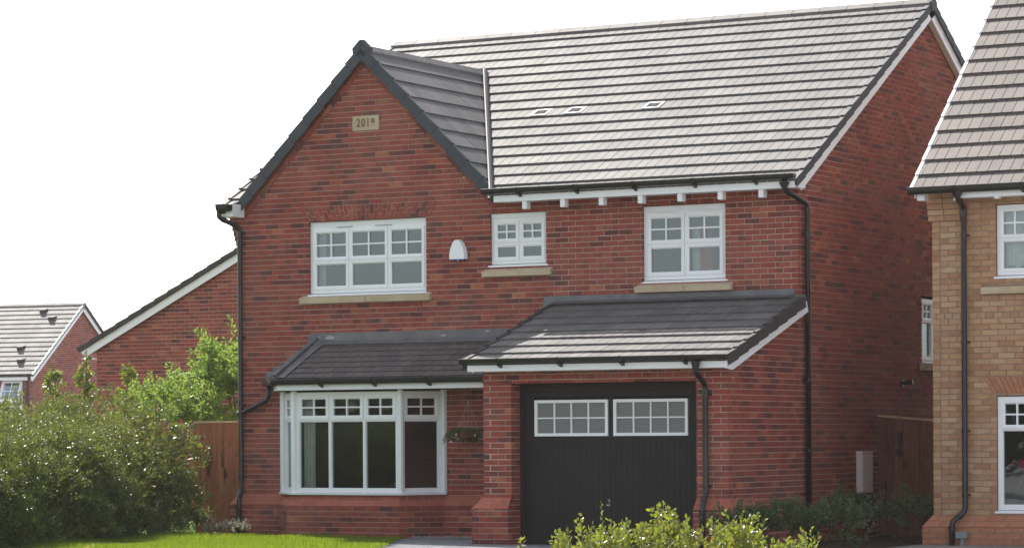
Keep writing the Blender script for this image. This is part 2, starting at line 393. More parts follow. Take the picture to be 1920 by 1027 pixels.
class Tiling:
    """interlocking tiles laid in courses up a slope; nearest 300 as objects"""
    def __init__(s, mat): s.mat = mat; s.items = []
    def lay(s, roof, F, outline, holes=(), w=.30, g=.32, th=.03, v0=0., stag=.075, groove=True, round_=False, keep=None):
        outline = ccw(outline); holes = [ccw(h) for h in holes]
        us = [p[0] for p in outline]; vs = [p[1] for p in outline]
        n = int(math.ceil((max(vs)-v0)/g))
        for r in range(n):
            va = v0+r*g; off = (r % 2)*stag
            for k in range(int(math.floor((min(us)-off)/w))-1, int(math.ceil((max(us)-off)/w))+1):
                ua = off+k*w
                s.one(roof, F, ua, va, w, g, th, outline, holes, groove, round_)
    def one(s, roof, F, ua, va, w, g, th, outline, holes, groove, round_):
        subs = [(ua+.004, ua+w/2-.004), (ua+w/2+.004, ua+w-.004)] if groove else [(ua+.003, ua+w-.003)]
        polys = []; tilt = random.gauss(0, .0006)
        for a, b in subs:
            base = rect(a, b, va, va+g+.02)
            if round_: base = [(a, va+.006), (a+.02, va), (b-.02, va), (b, va+.006), (b, va+g+.02), (a, va+g+.02)]
            pl = inside(base, outline)
            if len(pl) < 3: continue
            ps = [pl]
            for h in holes:
                nx = []
                for q in ps: nx += minus(q, h)
                ps = nx
            polys += [q for q in ps if area(q) > 1e-4]
        if polys: s.items.append((roof, F, polys, va, g, th, tilt, ua, w))
    def mesh(s, mb, it, r):
        roof, F, polys, va, g, th, tilt, ua, w = it
        def h(v, u): return th*(1-(v-va)/(g+.02))+.006+tilt*(u-ua)/w*2
        for q in polys:
            mb.prism([F(u, v, h(v, u)) for u, v in q], [F(u, v, -.004) for u, v in q], r)
    def finish(s, limit=300, visible=None):
        sc_ = []
        for i, it in enumerate(s.items):
            roof, F, polys, va, g, th, tilt, ua, w = it; c = F(ua+w/2, va+g/2, .02)
            vd = (CAM-c).normalized().dot(F.N)
            ok = seen(c) and vd > 0 and (not visible or visible(c))
            sc_.append(((to_px(c)[2]**2*vd*g if ok else 0), i))
        sc_.sort(reverse=True); chosen = set(i for v, i in sc_[:limit] if v > 0)
        rest = {}; shared = {}
        for i, it in enumerate(s.items):
            roof, F, polys, va, g, th, tilt, ua, w = it
            if i in chosen:
                # alike whole tiles share a mesh
                whole = len(polys) == (2 if w > .2 else 1) and abs(sum(area(q) for q in polys)-(w-.016 if w > .2 else w-.006)*(g+.02)) < 2e-4
                key = (round(w, 3), round(g, 3), round(th, 3), id(F))
                if whole and key in shared: me, O0 = shared[key]
                else:
                    mb = MB(); s.mesh(mb, it, 0); o0 = mb.build('tile', s.mat); me = o0.data; bpy.data.objects.remove(o0); O0 = F(ua, va, 0)
                    if whole: shared[key] = (me, O0)
                o = bpy.data.objects.new('tile', me); col.objects.link(o); o.parent = roof
                o.location = F(ua, va, 0)-O0 + (F.N*random.gauss(0, .0004) if whole else Vector((0, 0, 0)))
            else:
                s.mesh(rest.setdefault(roof, MB()), it, random.random())
        for roof, mb in rest.items(): mb.build('tiling', s.mat, roof, kind='stuff')

def place_pieces(name, mat, parent, n, base, step, jitter=.0, label=None):
    """n copies of a small mesh (built by base(mb)) set out by step(i) -> Vector"""
    mb = MB(); base(mb); o = mb.build(name, mat, parent, label=label); o.location = step(0)
    for i in range(1, n):
        c = o.copy(); col.objects.link(c); c.parent = parent; c.location = step(i)

def gutter(name, parent, A, B, out, mat='black', w=.115, h=.075, brackets=True, spacing=.9):
    """half-round gutter from A to B (top back edge), out = outward unit vector"""
    A = Vector(A); B = Vector(B); out = Vector(out).normalized(); b = MB(); n = 9; prof = []
    for i in range(n+1):
        t = math.pi*i/n; prof.append((w/2-math.cos(t)*w/2, -math.sin(t)**.7*h))
    ring = []
    for P in (A, B): ring.append([P+out*x+UP*z for x, z in prof]+[P+out*(x*.92+.005)+UP*(z*.92) for x, z in prof[::-1]])
    for k in range(len(ring[0])):
        j = (k+1) % len(ring[0]); b.face([ring[0][k], ring[0][j], ring[1][j], ring[1][k]])
    for P, s_ in ((ring[0], 1), (ring[1], -1)):     # stop ends
        b.face(P[:n+1][::s_])
    # rolled front lip and joints
    d = (B-A).normalized()
    b.tube([A+out*w, B+out*w], .009, 6)
    g = b.build(name, mat, parent)
    if brackets:
        Lg = (B-A).length; k = max(1, int(Lg/spacing)); bb = MB()
        F = frame((0, 0, 0), d, out)
        F2 = lambda u, z, q: F(u, z, q)
        x = (Lg-(k-1)*spacing)/2
        def base(m_):
            m_.prism([F(-.02, -.085, w*.78), F(.02, -.085, w*.78), F(.02, .006, w+.014), F(-.02, .006, w+.014)], [F(-.02, -.12, -.0), F(.02, -.12, -.0), F(.02, -.03, -.0), F(-.02, -.03, -.0)], 0, True)
        place_pieces('gutter_bracket', mat, g, k, base, lambda i: A+d*(x+i*spacing))
    return g
def pipe(name, parent, pts, mat='black', r=.036, clips=(), wall=(0, 1, 0)):
    P = [Vector(p) for p in pts]; sm = [P[0]]
    for k in range(1, len(P)-1):                    # rounded bends
        a, b, c = P[k-1], P[k], P[k+1]; q = min(.07, (b-a).length*.4, (c-b).length*.4)
        p1 = b+(a-b).normalized()*q; p2 = b+(c-b).normalized()*q
        sm += [p1, (p1+b*2+p2)/4, p2]
    sm.append(P[-1]); m_ = MB(); m_.tube(sm, r, 12); g = m_.build(name, mat, parent, smooth=True)
    for k in range(1, len(P)-1):                    # sockets at the bends
        d = (P[k+1]-P[k]).normalized(); s_ = MB(); s_.tube([P[k]+d*.06, P[k]+d*.12], r+.006, 12); s_.build('pipe_collar', mat, g, smooth=False)
    for z, x, y in clips:
        s_ = MB(); s_.tube([(x, y, z-.02), (x, y, z+.02)], r+.008, 12)
        wv = Vector(wall); F = frame((x, y, z), (1, 0, 0), (0, -1, 0))
        side = wv.cross(UP).normalized(); e = Vector((x, y, z))+wv*(r+.02)
        for sg in (-1, 1):
            q = e+side*sg*.05; s_.tube([Vector((x, y, z))+side*sg*.03, q+wv*.02], .012, 6)
        s_.build('pipe_clip', mat, g)
    return g
def window(house, F, u0, u1, z0, z1, cols, rows, d=-.05, fw=.045, sash=.04, grids=None, curtain=None, label=None, flush=(), name='window', widths=None, glass='glass', pitched=None, sill=True, border=True):
    """white plastic window. rows: list of (z_lo, z_hi, grid_x, grid_z); cols equal unless widths"""
    b = MB()
    b.box(F, u0, u0+fw, z0, z1, d-.07, d); b.box(F, u1-fw, u1, z0, z1, d-.07, d)
    b.box(F, u0+fw, u1-fw, z1-fw, z1, d-.07, d-.0004); b.box(F, u0+fw, u1-fw, z0, z0+fw, d-.07, d-.0004)
    cs = [u0+(u1-u0)*i/cols for i in range(cols+1)]
    if widths: cs = [u0]+[u0+(u1-u0)*q for q in widths]+[u1]
    for x in cs[1:-1]: b.box(F, x-.02, x+.02, z0+fw, z1-fw, d-.07, d-.001)
    for (a, c, gx, gz) in rows[1:]: b.box(F, u0+fw, u1-fw, a-.018, a+.018, d-.065, d-.0016)
    wo = b.build(name, 'white', house, label=label)
    panes = []
    for i in range(len(cs)-1):
        for ri, (za, zb, gx, gz) in enumerate(rows):
            a = cs[i]+(fw-.008 if i == 0 else .006); c = cs[i+1]-(fw-.008 if i == len(cs)-2 else .006)
            e = za+(.006 if ri else fw-.008); g = zb-(fw-.008 if ri == len(rows)-1 else .006)
            s_ = sash if (border is True or ri in border) else .022
            sb = MB(); dd = d+.012 if (border is True or ri in border) else d-.004
            def bev(p0, p1, q0, q1):       # sloped inner edge of a sash
                pass
            o1 = [(a, e), (c, e), (c, g), (a, g)]; i1 = [(a+s_, e+s_), (c-s_, e+s_), (c-s_, g-s_), (a+s_, g-s_)]; i2 = [(a+s_*.62, e+s_*.62), (c-s_*.62, e+s_*.62), (c-s_*.62, g-s_*.62), (a+s_*.62, g-s_*.62)]
            for k in range(4):
                j = (k+1) % 4
                sb.face([F(*o1[k], dd), F(*o1[j], dd), F(*i2[j], dd), F(*i2[k], dd)])
                sb.face([F(*i2[k], dd), F(*i2[j], dd), F(*i1[j], dd-.012), F(*i1[k], dd-.012)])
                sb.face([F(*i1[k], dd-.012), F(*i1[j], dd-.012), F(*i1[j], dd-.06), F(*i1[k], dd-.06)])
                sb.face([F(*o1[k], dd), F(*o1[j], dd), F(*o1[j], dd-.05), F(*o1[k], dd-.05)])
            sb.build('sash', 'white', wo, recalc=False)
            A, B_, E_, G_ = a+s_, c-s_, e+s_, g-s_; gd = dd-.034
            if gx > 1 or gz > 1:
                gb = MB()
                for k in range(1, gx): x = A+(B_-A)*k/gx; gb.box(F, x-.011, x+.011, E_, G_, gd-.01, dd-.012)
                for k in range(1, gz): z = E_+(G_-E_)*k/gz; gb.box(F, A, B_, z-.011, z+.011, gd-.0096, dd-.0124)
                gb.build('glazing_bar', 'white', wo)
            for kx in range(gx):
                for kz in range(gz):
                    p = MB(); x0 = A+(B_-A)*kx/gx; x1 = A+(B_-A)*(kx+1)/gx; y0 = E_+(G_-E_)*kz/gz; y1 = E_+(G_-E_)*(kz+1)/gz
                    p.face([F(x0, y0, gd), F(x1, y0, gd), F(x1, y1, gd), F(x0, y1, gd)])
                    p.build('pane', glass, wo, recalc=False)
    if sill:
        s2 = MB(); s2.prism([F(u0-.03, z0-.045, .0+max(0, d+.05)), F(u1+.03, z0-.045, .0+max(0, d+.05)), F(u1+.03, z0-.022, max(0, d+.05)), F(u0-.03, z0-.022, max(0, d+.05))], [F(u0-.03, z0-.045, d-.05), F(u1+.03, z0-.045, d-.05), F(u1+.03, z0+.004, d-.05), F(u0-.03, z0+.004, d-.05)], 0, True)
        s2.build('window_board', 'white', wo)
    return wo
def drape(name, label, F, u0, u1, z0, z1, d, mat='curtain', folds=9, amp=.03, cat='curtain'):
    b = MB(); n = 48; prev = None
    for i in range(n+1):
        u = u0+(u1-u0)*i/n; q = d+amp*math.sin(folds*2*math.pi*i/n)+amp*.4*math.sin(folds*4.7*i/n)
        cur = (F(u, z0, q), F(u, z1, q*.9+d*.1))
        if prev: b.face([prev[0], cur[0], cur[1], prev[1]])
        prev = cur
    return tag(b.build(name, mat, smooth=True, recalc=False), label, cat)

# ---------------------------------------------------------------- ground
Z0 = -.015
def sheet(name, pts, z, mat, label=None):
    b = MB(); b.face([(x, y, z) for x, y in pts]); o = b.build(name, mat, recalc=False); o['kind'] = 'structure'
    if label: o['label'] = label
    return o
sheet('ground', [(-300, -300), (300, -300), (300, 300), (-300, 300)], -.03, 'slabs')
sheet('lawn', [(-6.5, -30), (1.9, -9), (.42, -4.4), (-1.42, -.62), (-1.5, .2), (-4.8, .6), (-4.8, 9), (-22, 9), (-22, -30)], -.022, 'turf')
sheet('road', [(-200, -34), (200, -34), (200, -27), (-200, -27)], -.022, 'asphalt')
sheet('driveway', [(-1.42, -.62), (.42, -4.4), (1.9, -9), (2.5, -26), (7, -26), (6, -2.0), (.8, -2.0), (.8, -.32), (-1.2, -.32)], -.026, 'sand')

sheet('planting_bed', [(4.42, -3.5), (6.15, -3.5), (6.15, 2.7), (4.42, 2.7)], -.024, 'soil')

# ================================================================ the red brick house
H1 = thing('detached_house', 'red brick house with steep front gable dated 2019, bay window and black garage door', 'house', (0, 0, 0))
XL, XR, GY, GX = -4.64, 4.395, -2.226, .80
B1 = Brickwork(M['brick'])
H = Z0+63*.075                                   # underside of the eaves, 4.71
# window openings in the front wall: x0, x1, z0, z1
OP1 = (-3.39, -1.39, 3.47, 4.557); OP2 = (-.34, .563, 3.80, 4.557); OP3 = (2.07, 3.325, 3.50, 4.557)
BAYH = (-3.84, -1.12, .60, 2.09); GARH = (.9, 4.2, -.1, 3.0)
GAX, GAZ = -2.41, 6.985                          # brick apex of the gable
SL = 1.01
fw = slab('front_wall', W, H1, [(XL, XR-.01, -.1, H), (-.3, XR-.01, H, 4.86), [(XL+.01, H), (-.12, H), (GAX, GAZ-.02), ]], [OP1, OP2, OP3, BAYH, GARH])
def rz(h): return [(h[0], h[2]), (h[1], h[2]), (h[1], h[3]), (h[0], h[3])]
# flat arch over the big window: fanned soldiers
AR = [(-3.43, 4.557), (-1.33, 4.557), (-1.20, 4.777), (-3.56, 4.777)]
SILL1 = (-3.52, -1.30, 3.365, 3.48); SILL2 = (-.44, .665, 3.665, 3.775); SILL3 = (1.975, 3.435, 3.375, 3.485)
DATE = (-2.62, -2.165, 5.845, 6.065)
par = lambda a, b: (lambda r: a if r % 2 == 0 else b)
ph = XR+.01
hl = [rz(x) for x in (OP1, OP2, OP3, BAYH, GARH, SILL1, SILL2, SILL3, DATE)]+[AR]
B1.lay(fw, W, rect(XL, XR, .585, H), hl, phase=ph, umax=par(XR, XR-.1125), headers=(41,))
B1.lay(fw, W, rect(-.95, XR, -.1, .585), hl, phase=ph, umax=par(XR, XR-.1125), single=False)
inner = [(XL+.19, H), (-.17-.19, H), (GAX, GAZ-.225)]
B1.lay(fw, W, [(XL+.20, H-.001), (-.38, H-.001), (GAX, GAZ-.215)], hl, phase=ph)
# two raking courses under the verge
for side in (1, -1):
    foot = Vector((GAX+side*(GAZ-H)/SL, 0, H)); apex = Vector((GAX, 0, GAZ)); d = (apex-foot).normalized()
    out = [(GAX+side*(GAZ-H)/SL, H), (GAX, GAZ), (GAX, GAZ-.215), (GAX+side*((GAZ-H)/SL-.21), H)]
    ln = (apex-foot).length; nrm = Vector((side, 0, 1.0/SL)).normalized()
    for row in range(2):
        x = .02+row*.11
        while x < ln:
            a, b = x, min(x+.215, ln); lo = -.152+row*.075; hi = lo+.066
            q = [(foot+d*a+nrm*lo), (foot+d*b+nrm*lo), (foot+d*b+nrm*hi), (foot+d*a+nrm*hi)]
            q = inside(ccw([(p.x, p.z) for p in q]), ccw([(GAX, 3), (GAX, 9), (GAX+side*4, 9), (GAX+side*4, 3)]))
            q = inside(q, rect(XL+.01, 9, H-.075 if side < 0 else H-.15, 99)) if len(q) > 2 else q
            if len(q) > 2 and area(q) > 3e-4: B1.put(fw, W, q, .004+random.gauss(0, .002), .1)
            x += .225
# soldiers
n = 31
for k in range(n):
    t0, t1 = (k+.08)/n, (k+.92)/n; bx = lambda t, s: AR[0][0]+(AR[1][0]-AR[0][0])*t if s == 0 else AR[3][0]+(AR[2][0]-AR[3][0])*t
    def pt(t, s): return (bx(t, 0)*(1-s)+bx(t, 1)*s, 4.561+.216*s)
    cut = .66 if k % 2 else .33
    for s0, s1 in ((0, cut-.02), (cut+.02, 1)): B1.put(fw, W, [pt(t0, s0), pt(t1, s0), pt(t1, s1), pt(t0, s1)], .001+random.gauss(0, .001), .1)
# left flank, only its corbelled top corner shows
FL = frame((XL, 0, 0), (0, 1, 0), (-1, 0, 0))
lw = slab('side_wall', FL, H1, [(.008, 9.4, -.1, H)])
for k in range(7):
    e = .022*(k+1); z = H-.075*(7-k)-.0
    B1.put(lw, W, rect(XL-e, XL-.002, z, z+.066), -.012, .24, r=None)
part('corbel_bed', 'mortar', lw, [(XL-.02*(k+1), XL-.001, H-.075*(7-k)-.01, H-.075*(6-k)-.012, -.22, -.02) for k in range(7)])
# right flank, runs on from the garage without a break
FR = frame((XR, GY, 0), (0, 1, 0), (1, 0, 0)); OFF = -GY
DEP = 9.42; RID = 4.71+OFF
rw = slab('side_wall', FR, H1, [(.008, OFF, -.1, 2.26), (OFF-.0, OFF+DEP, -.1, H), [(.008, 2.26), (OFF, 2.26), (OFF, 3.2), (.008, 2.42)], [(OFF+.005, H), (OFF+DEP, H), (RID, H+4.66*.594)]],
          [(OFF+4.49, OFF+5.4, 2.47, 3.44)])
WF = (OFF+4.49, OFF+5.4, 2.45, 3.44)
fl_holes = [rz(WF), rect(OFF+4.40, OFF+5.5, 2.345, 2.45)]
B1.lay(rw, FR, [(0, -.1), (OFF, -.1), (OFF, 3.10), (0, 2.25)], fl_holes, phase=.0, umin=par(.1125, 0))
B1.lay(rw, FR, rect(OFF, OFF+DEP, -.1, H), fl_holes, phase=.0, umin=lambda r: -9 if r*.075 < 3.12 else (OFF+.1125 if r % 2 == 0 else OFF), headers=(41,))
B1.lay(rw, FR, [(OFF+.005, H), (OFF+DEP, H), (RID, H+4.70*.594)], fl_holes, phase=0.)
# garage front
FG = frame((GX, GY, 0), (1, 0, 0), (0, -1, 0)); GWd = XR-GX
DO = (1.232-GX, 3.94-GX, -.1, 2.11)
gw = slab('garage_wall', FG, H1, [(.01, GWd-.01, -.1, 2.42)], [(DO[0]-.006, DO[1]+.006, DO[2], DO[3]+.004)], d0=-.262)
B1.lay(gw, FG, rect(0, GWd, -.1, 2.26), [rz(DO)], phase=GWd+.01, umax=par(GWd, GWd-.1125), umin=par(0, .1125), rowoff=0)
# inner faces of the garage opening
for x, s_ in ((DO[0], 1), (DO[1], -1)):
    FJ = frame(FG(x, 0, 0), (0, 1, 0), (s_, 0, 0))
    B1.lay(gw, FJ, rect(.10, .26, -.1, 2.11), phase=.1125, depth=.004, single=False)
FGL = frame((GX, GY, 0), (0, 1, 0), (-1, 0, 0))
gl = slab('garage_side_wall', FGL, H1, [(.008, OFF, -.1, 2.26), [(.008, 2.26), (OFF, 2.26), (OFF, 3.2), (.008, 2.42)]])
B1.lay(gl, FGL, [(0, -.1), (OFF, -.1), (OFF, 3.10), (0, 2.25)], phase=0, umin=par(.1125, 0), single=False)

# ---- plinth with sloping brick on top, mitred round a path
def plinth(parent, path, p, bw, mat_top='plinth_brick', zc=.435, rows=2, closed_ends=True, mortar='mortar', zlow=-.1, tp=.004):
    P = [Vector((x, y, 0)) for x, y in path]; n = len(P)
    nr = []
    for a, b in zip(P, P[1:]):
        d = (b-a).normalized(); nr.append(Vector((d.y, -d.x, 0)))
    def off(i, o):
        if i == 0: return P[0]+nr[0]*o
        if i == n-1: return P[-1]+nr[-1]*o
        mth = (nr[i-1]+nr[i]).normalized(); return P[i]+mth*(o/mth.dot(nr[i]))
    body = MB(); top = MB()
    for i in range(n-1):
        a, b = off(i, p-.008), off(i+1, p-.008)
        F = frame((off(i, p)), (off(i+1, p)-off(i, p)), nr[i]); Ls = (off(i+1, p)-off(i, p)).length
        body.face([a+UP*zlow, b+UP*zlow, b+UP*zc, a+UP*zc])
        bw.lay(parent, F, rect(0, Ls, zlow, zc), phase=.0 if i % 2 == 0 else .1125, depth=.04, single=False)
        dz = .075
        for r in range(rows):
            o0 = p*(1-r/rows)+tp; o1 = p*(1-(r+1)/rows)+tp; z0 = zc+r*dz; z1 = z0+dz
            A, Bq, C_, D = off(i, o0)+UP*z0, off(i+1, o0)+UP*z0, off(i+1, o1)+UP*z1, off(i, o1)+UP*z1
            sl_n = (Bq-A).cross(D-A).normalized(); sl_n = sl_n if sl_n.dot(nr[i]) > 0 else -sl_n
            body.face([A-sl_n*.006, Bq-sl_n*.006, C_-sl_n*.006, D-sl_n*.006])
            k = max(1, round((Bq-A).length/.225)); sh = (.5 if r else 0)
            ts = [0]+[(j+sh)/k for j in range(0 if sh else 1, k+1) if 0 < (j+sh)/k < .985]+[1]
            for t0, t1 in zip(ts, ts[1:]):
                e = .004/(Bq-A).length
                t0_ = t0+(e if t0 > 0 else 0); t1_ = t1-(e if t1 < 1 else 0)
                q = [A.lerp(Bq, t0_), A.lerp(Bq, t1_), D.lerp(C_, t1_)-(C_-Bq).normalized()*.007, D.lerp(C_, t0_)-(C_-Bq).normalized()*.007]
                j = sl_n*random.gauss(0, .001); top.prism([x+j for x in q], [x-sl_n*.05-nr[i]*.0 for x in q])
    if closed_ends:
        for i, s_ in ((0, 1), (n-1, -1)):
            a = off(i, 0); b = off(i, p-.003); body.face([a+UP*zlow, b+UP*zlow, b+UP*zc, a+UP*(zc+.15)])
            ni = nr[0] if i == 0 else nr[-1]; dd = (P[0]-P[1]).normalized() if i == 0 else (P[-1]-P[-2]).normalized()
            FE_ = frame(off(i, 0)+dd*.002, ni, dd); bw.lay(parent, FE_, [(0, zlow), (p-.001, zlow), (p-.001, zc), (0, zc+.14)], phase=0, depth=.01, single=False)
    body.build('plinth_bed', mortar, parent, recalc=False); top.build('plinth_cap', mat_top, parent, kind='stuff')
BY = -.53; BX0, BX1, BF0, BF1 = -3.86, -1.10, -3.335, -1.53     # bay: wall corners and front corners
bay = bpy.data.objects.new('bay', None); 
bw_ = MB(); bw_.box(W, XL-.1, XL-.09, -.09, -.08, -.1, 0); 
base = slab('bay_wall', W, H1, [(XL, BX0, -.1, .5)], d1=.001, d0=-.05)
plinth(base, [(XL, .22), (XL, 0), (BX0, 0), (BF0, BY), (BF1, BY), (BX1, 0), (GX, 0)], .105, B1)
plinth(gw, [(GX, GY+.4), (GX, GY), (1.232, GY)], .11, B1, zc=.46)
plinth(gw, [(3.94, GY), (XR, GY), (XR, GY+.74)], .11, B1, zc=.46)

# ---- sills, date stone
for nm, s_, cut in (('a', SILL1, -2.38), ('b', SILL2, None), ('c', SILL3, 2.73)):
    sp = [(s_[0], cut-.005), (cut+.005, s_[1])] if cut else [(s_[0], s_[1])]
    for a, b in sp:
        q = MB(); q.prism([W(a, s_[2], .07), W(b, s_[2], .07), W(b, s_[3]-.03, .07), W(a, s_[3]-.03, .07)], [W(a, s_[2], -.1), W(b, s_[2], -.1), W(b, s_[3], -.1), W(a, s_[3], -.1)], .3, True)
        q.build('window_sill', 'stone', fw)
q = MB(); q.box(W, DATE[0]+.004, DATE[1]-.004, DATE[2]+.004, DATE[3]-.004, -.09, .008)
ds = q.build('date_stone', 'stone', fw, label='pale sandstone block carved 2019')
for k, ch in enumerate('2019'):
    cu = bpy.data.curves.new('t', 'FONT'); cu.body = ch; cu.size = .165; cu.extrude = .0015; cu.align_x = 'CENTER'; cu.align_y = 'CENTER'; cu.offset = .0016
    to = bpy.data.objects.new('t', cu); col.objects.link(to); bpy.context.view_layer.update()
    me = bpy.data.meshes.new_from_object(to.evaluated_get(bpy.context.evaluated_depsgraph_get())); bpy.data.objects.remove(to)
    me.materials.clear(); me.materials.append(M['stone_cut']); to = bpy.data.objects.new('carved_digit', me); col.objects.link(to); to.parent = ds
    to.matrix_local = Matrix.Translation((-2.3925-.123+k*.082, -.0102, 5.955)) @ Matrix.Rotation(R(90), 4, 'X') @ Matrix.Diagonal((.82, 1, 1, 1))

# ---- windows
def rws(z0, z1, t, a): return [(z0, t, 1, 1), (t, z1, *a)]
WD = -.05
w1 = window(H1, W, OP1[0]+.002, OP1[1]-.002, 3.515, 4.49, 3, rws(3.515, 4.49, 3.985, (2, 2)), d=WD, fw=.06, sash=.052, label='wide three light window with six small panes over each lower pane')
part('window_head', 'white', w1, [(OP1[0]+.002, OP1[1]-.002, 4.491, 4.555, -.12, WD-.002)])
w2 = window(H1, W, OP2[0]+.002, OP2[1]-.002, 3.845, 4.49, 2, rws(3.845, 4.49, 4.14, (2, 2)), d=WD, fw=.05, sash=.056, glass='obscure' if False else 'glass')
part('window_head', 'white', w2, [(OP2[0]+.002, OP2[1]-.002, 4.491, 4.555, -.12, WD+.01)])
w3 = window(H1, W, OP3[0]+.002, OP3[1]-.002, 3.545, 4.49, 2, rws(3.545, 4.49, 4.03, (2, 2)), d=WD, fw=.06, sash=.055)
part('window_head', 'white', w3, [(OP3[0]+.002, OP3[1]-.002, 4.491, 4.555, -.12, WD+.004)])
for wo, xs in ((w1, (-2.93, -2.58, -2.28, -1.93)), (w3, (2.17, 2.62, 2.8, 3.24))):
    part('trickle_vent', 'greybox' if wo is w1 else 'white', wo, [(xs[0], xs[1]-.07 if wo is w1 else xs[1]-.02, 4.468, 4.476 if wo is w1 else 4.482, WD+.0122, WD+.02), (xs[2], xs[3]-.05 if wo is w1 else xs[3]-.02, 4.468, 4.476 if wo is w1 else 4.482, WD+.0122, WD+.02)])
# window on the flank
w4 = window(H1, FR, WF[0]+.01, WF[1]-.01, 2.50, 3.40, 2, rws(2.5, 3.40, 3.07, (2, 2)), d=-.02, fw=.05, sash=.045, border=(1,))
part('window_sill', 'stone', rw, [(OFF+4.41, OFF+5.49, 2.35, 2.445, -.1, .06)], F=FR)
# bay window: three faces on the cant
bzt, bzb = 2.085, .625
cl = (Vector((BF0, BY, 0))-Vector((BX0, 0, 0))); cr = (Vector((BX1, 0, 0))-Vector((BF1, BY, 0)))
FC = frame((BF0, BY, 0), (1, 0, 0), (0, -1, 0))
FBL = frame((BX0, 0, 0), cl, Vector((cl.y, -cl.x, 0))); FBR = frame((BF1, BY, 0), cr, Vector((cr.y, -cr.x, 0)))
LF = BF1-BF0
b0 = window(H1, FC, .03, LF-.03, bzb, bzt-.02, 3, [(bzb, 1.66, 1, 1), (1.66, bzt-.02, 2, 2)], d=-.03, fw=.05, sash=.062, border=(1,), sill=False, label='front face of the canted bay window, three lights under three small top sashes')
b1 = window(H1, FBR, .03, cr.length-.03, bzb, bzt-.02, 1, [(bzb, 1.66, 1, 1), (1.66, bzt-.02, 2, 2)], d=-.03, fw=.05, sash=.062, border=(1,), sill=False, label='right hand angled face of the bay window')
b2 = window(H1, FBL, .03, cl.length-.03, bzb, bzt-.02, 1, [(bzb, 1.66, 1, 1), (1.66, bzt-.02, 2, 2)], d=-.03, fw=.05, sash=.062, border=(1,), sill=False, label='narrow left hand angled face of the bay window')
for x, y, r_ in ((BF0, BY+.03, .046), (BF1, BY+.03, .046), (BX0+.01, 0, .05), (BX1-.01, 0, .05)):
    pb = MB(); pb.tube([(x, y, bzb-.02), (x, y, bzt)], r_, 8); pb.build('bay_post', 'white', H1)
def mitred(path, prof, name, mat, parent, z):
    """sweep a vertical strip profile [(offset, z)] round a path"""
    P = [Vector((x, y, 0)) for x, y in path]; nr = []
    for a, b in zip(P, P[1:]): d = (b-a).normalized(); nr.append(Vector((d.y, -d.x, 0)))
    def off(i, o):
        if i == 0: return P[0]+nr[0]*o
        if i == len(P)-1: return P[-1]+nr[-1]*o
        q = (nr[i-1]+nr[i]).normalized(); return P[i]+q*(o/q.dot(nr[i]))
    b = MB()
    for i in range(len(P)-1):
        m_ = len(prof)
        for k in range(m_):
            o0, z0 = prof[k]; o1, z1 = prof[(k+1) % m_]
            b.face([off(i, o0)+UP*(z+z0), off(i+1, o0)+UP*(z+z0), off(i+1, o1)+UP*(z+z1), off(i, o1)+UP*(z+z1)])
    for i in (0, len(P)-1): b.face([off(i, o)+UP*(z+q) for o, q in prof])
    return b.build(name, mat, parent)
BP = [(BX0, 0), (BF0, BY), (BF1, BY), (BX1, 0)]
mitred(BP, [(-.08, -.03), (.065, -.035), (.07, -.01), (.0, .005), (-.08, .005)], 'bay_sill', 'white', H1, bzb)
# rooms behind the glass, so that the panes look into depth
def room(name, x0, x1, y0, y1, z0, z1, parent=H1):
    b = MB(); c = [(x0, y0), (x1, y0), (x1, y1), (x0, y1)]
    for k in (1, 2, 3): a, e = c[k], c[(k+1) % 4]; b.face([(*a, z0), (*e, z0), (*e, z1), (*a, z1)])
    b.face([(*q, z0) for q in c]); b.face([(*q, z1) for q in c]); return b.build(name, 'plaster', parent, recalc=False)
room('room_wall', -1, 4.1, 3.9, 6.2, 2.36, 3.6); part('room_wall', 'plaster', H1, [(OFF+4.3, OFF+6, 2.4, 3.5, -.6, -.58)], F=FR)
room('room_wall', -4.35, -.6, .25, 4.2, .02, 2.35); room('room_wall', -4.35, -.75, .25, 3.8, 2.5, 4.66); room('room_wall', -.7, 1.2, .25, 3.8, 2.5, 4.66); room('room_wall', 1.3, 4.15, .25, 3.8, 2.5, 4.66)
drape('curtain', 'pale curtain drawn to the left edge of the ground floor bay window', W, -3.22, -3.03, .66, 2.05, .40, 'curtain', 3, .02)
drape('curtain', 'pale curtain gathered at the left edge of the wide upstairs window under the date stone', W, -3.32, -3.22, 3.5, 4.45, -.2, 'curtain', 2, .02)
drape('curtain', 'red curtain behind the right hand light of the upstairs window over the garage', W, 2.86, 3.06, 3.55, 4.28, -.18, 'curtain_red', 3, .02)
drape('curtain', 'thin grey patterned net beside the red curtain upstairs over the garage', W, 2.74, 2.86, 3.55, 4.26, -.2, 'curtain', 2, .02)
drape('curtain', 'net curtain in the upper side window seen between the two houses', FR, WF[0]+.05, WF[0]+.5, 2.5, 3.4, -.16, 'curtain', 4, .02)

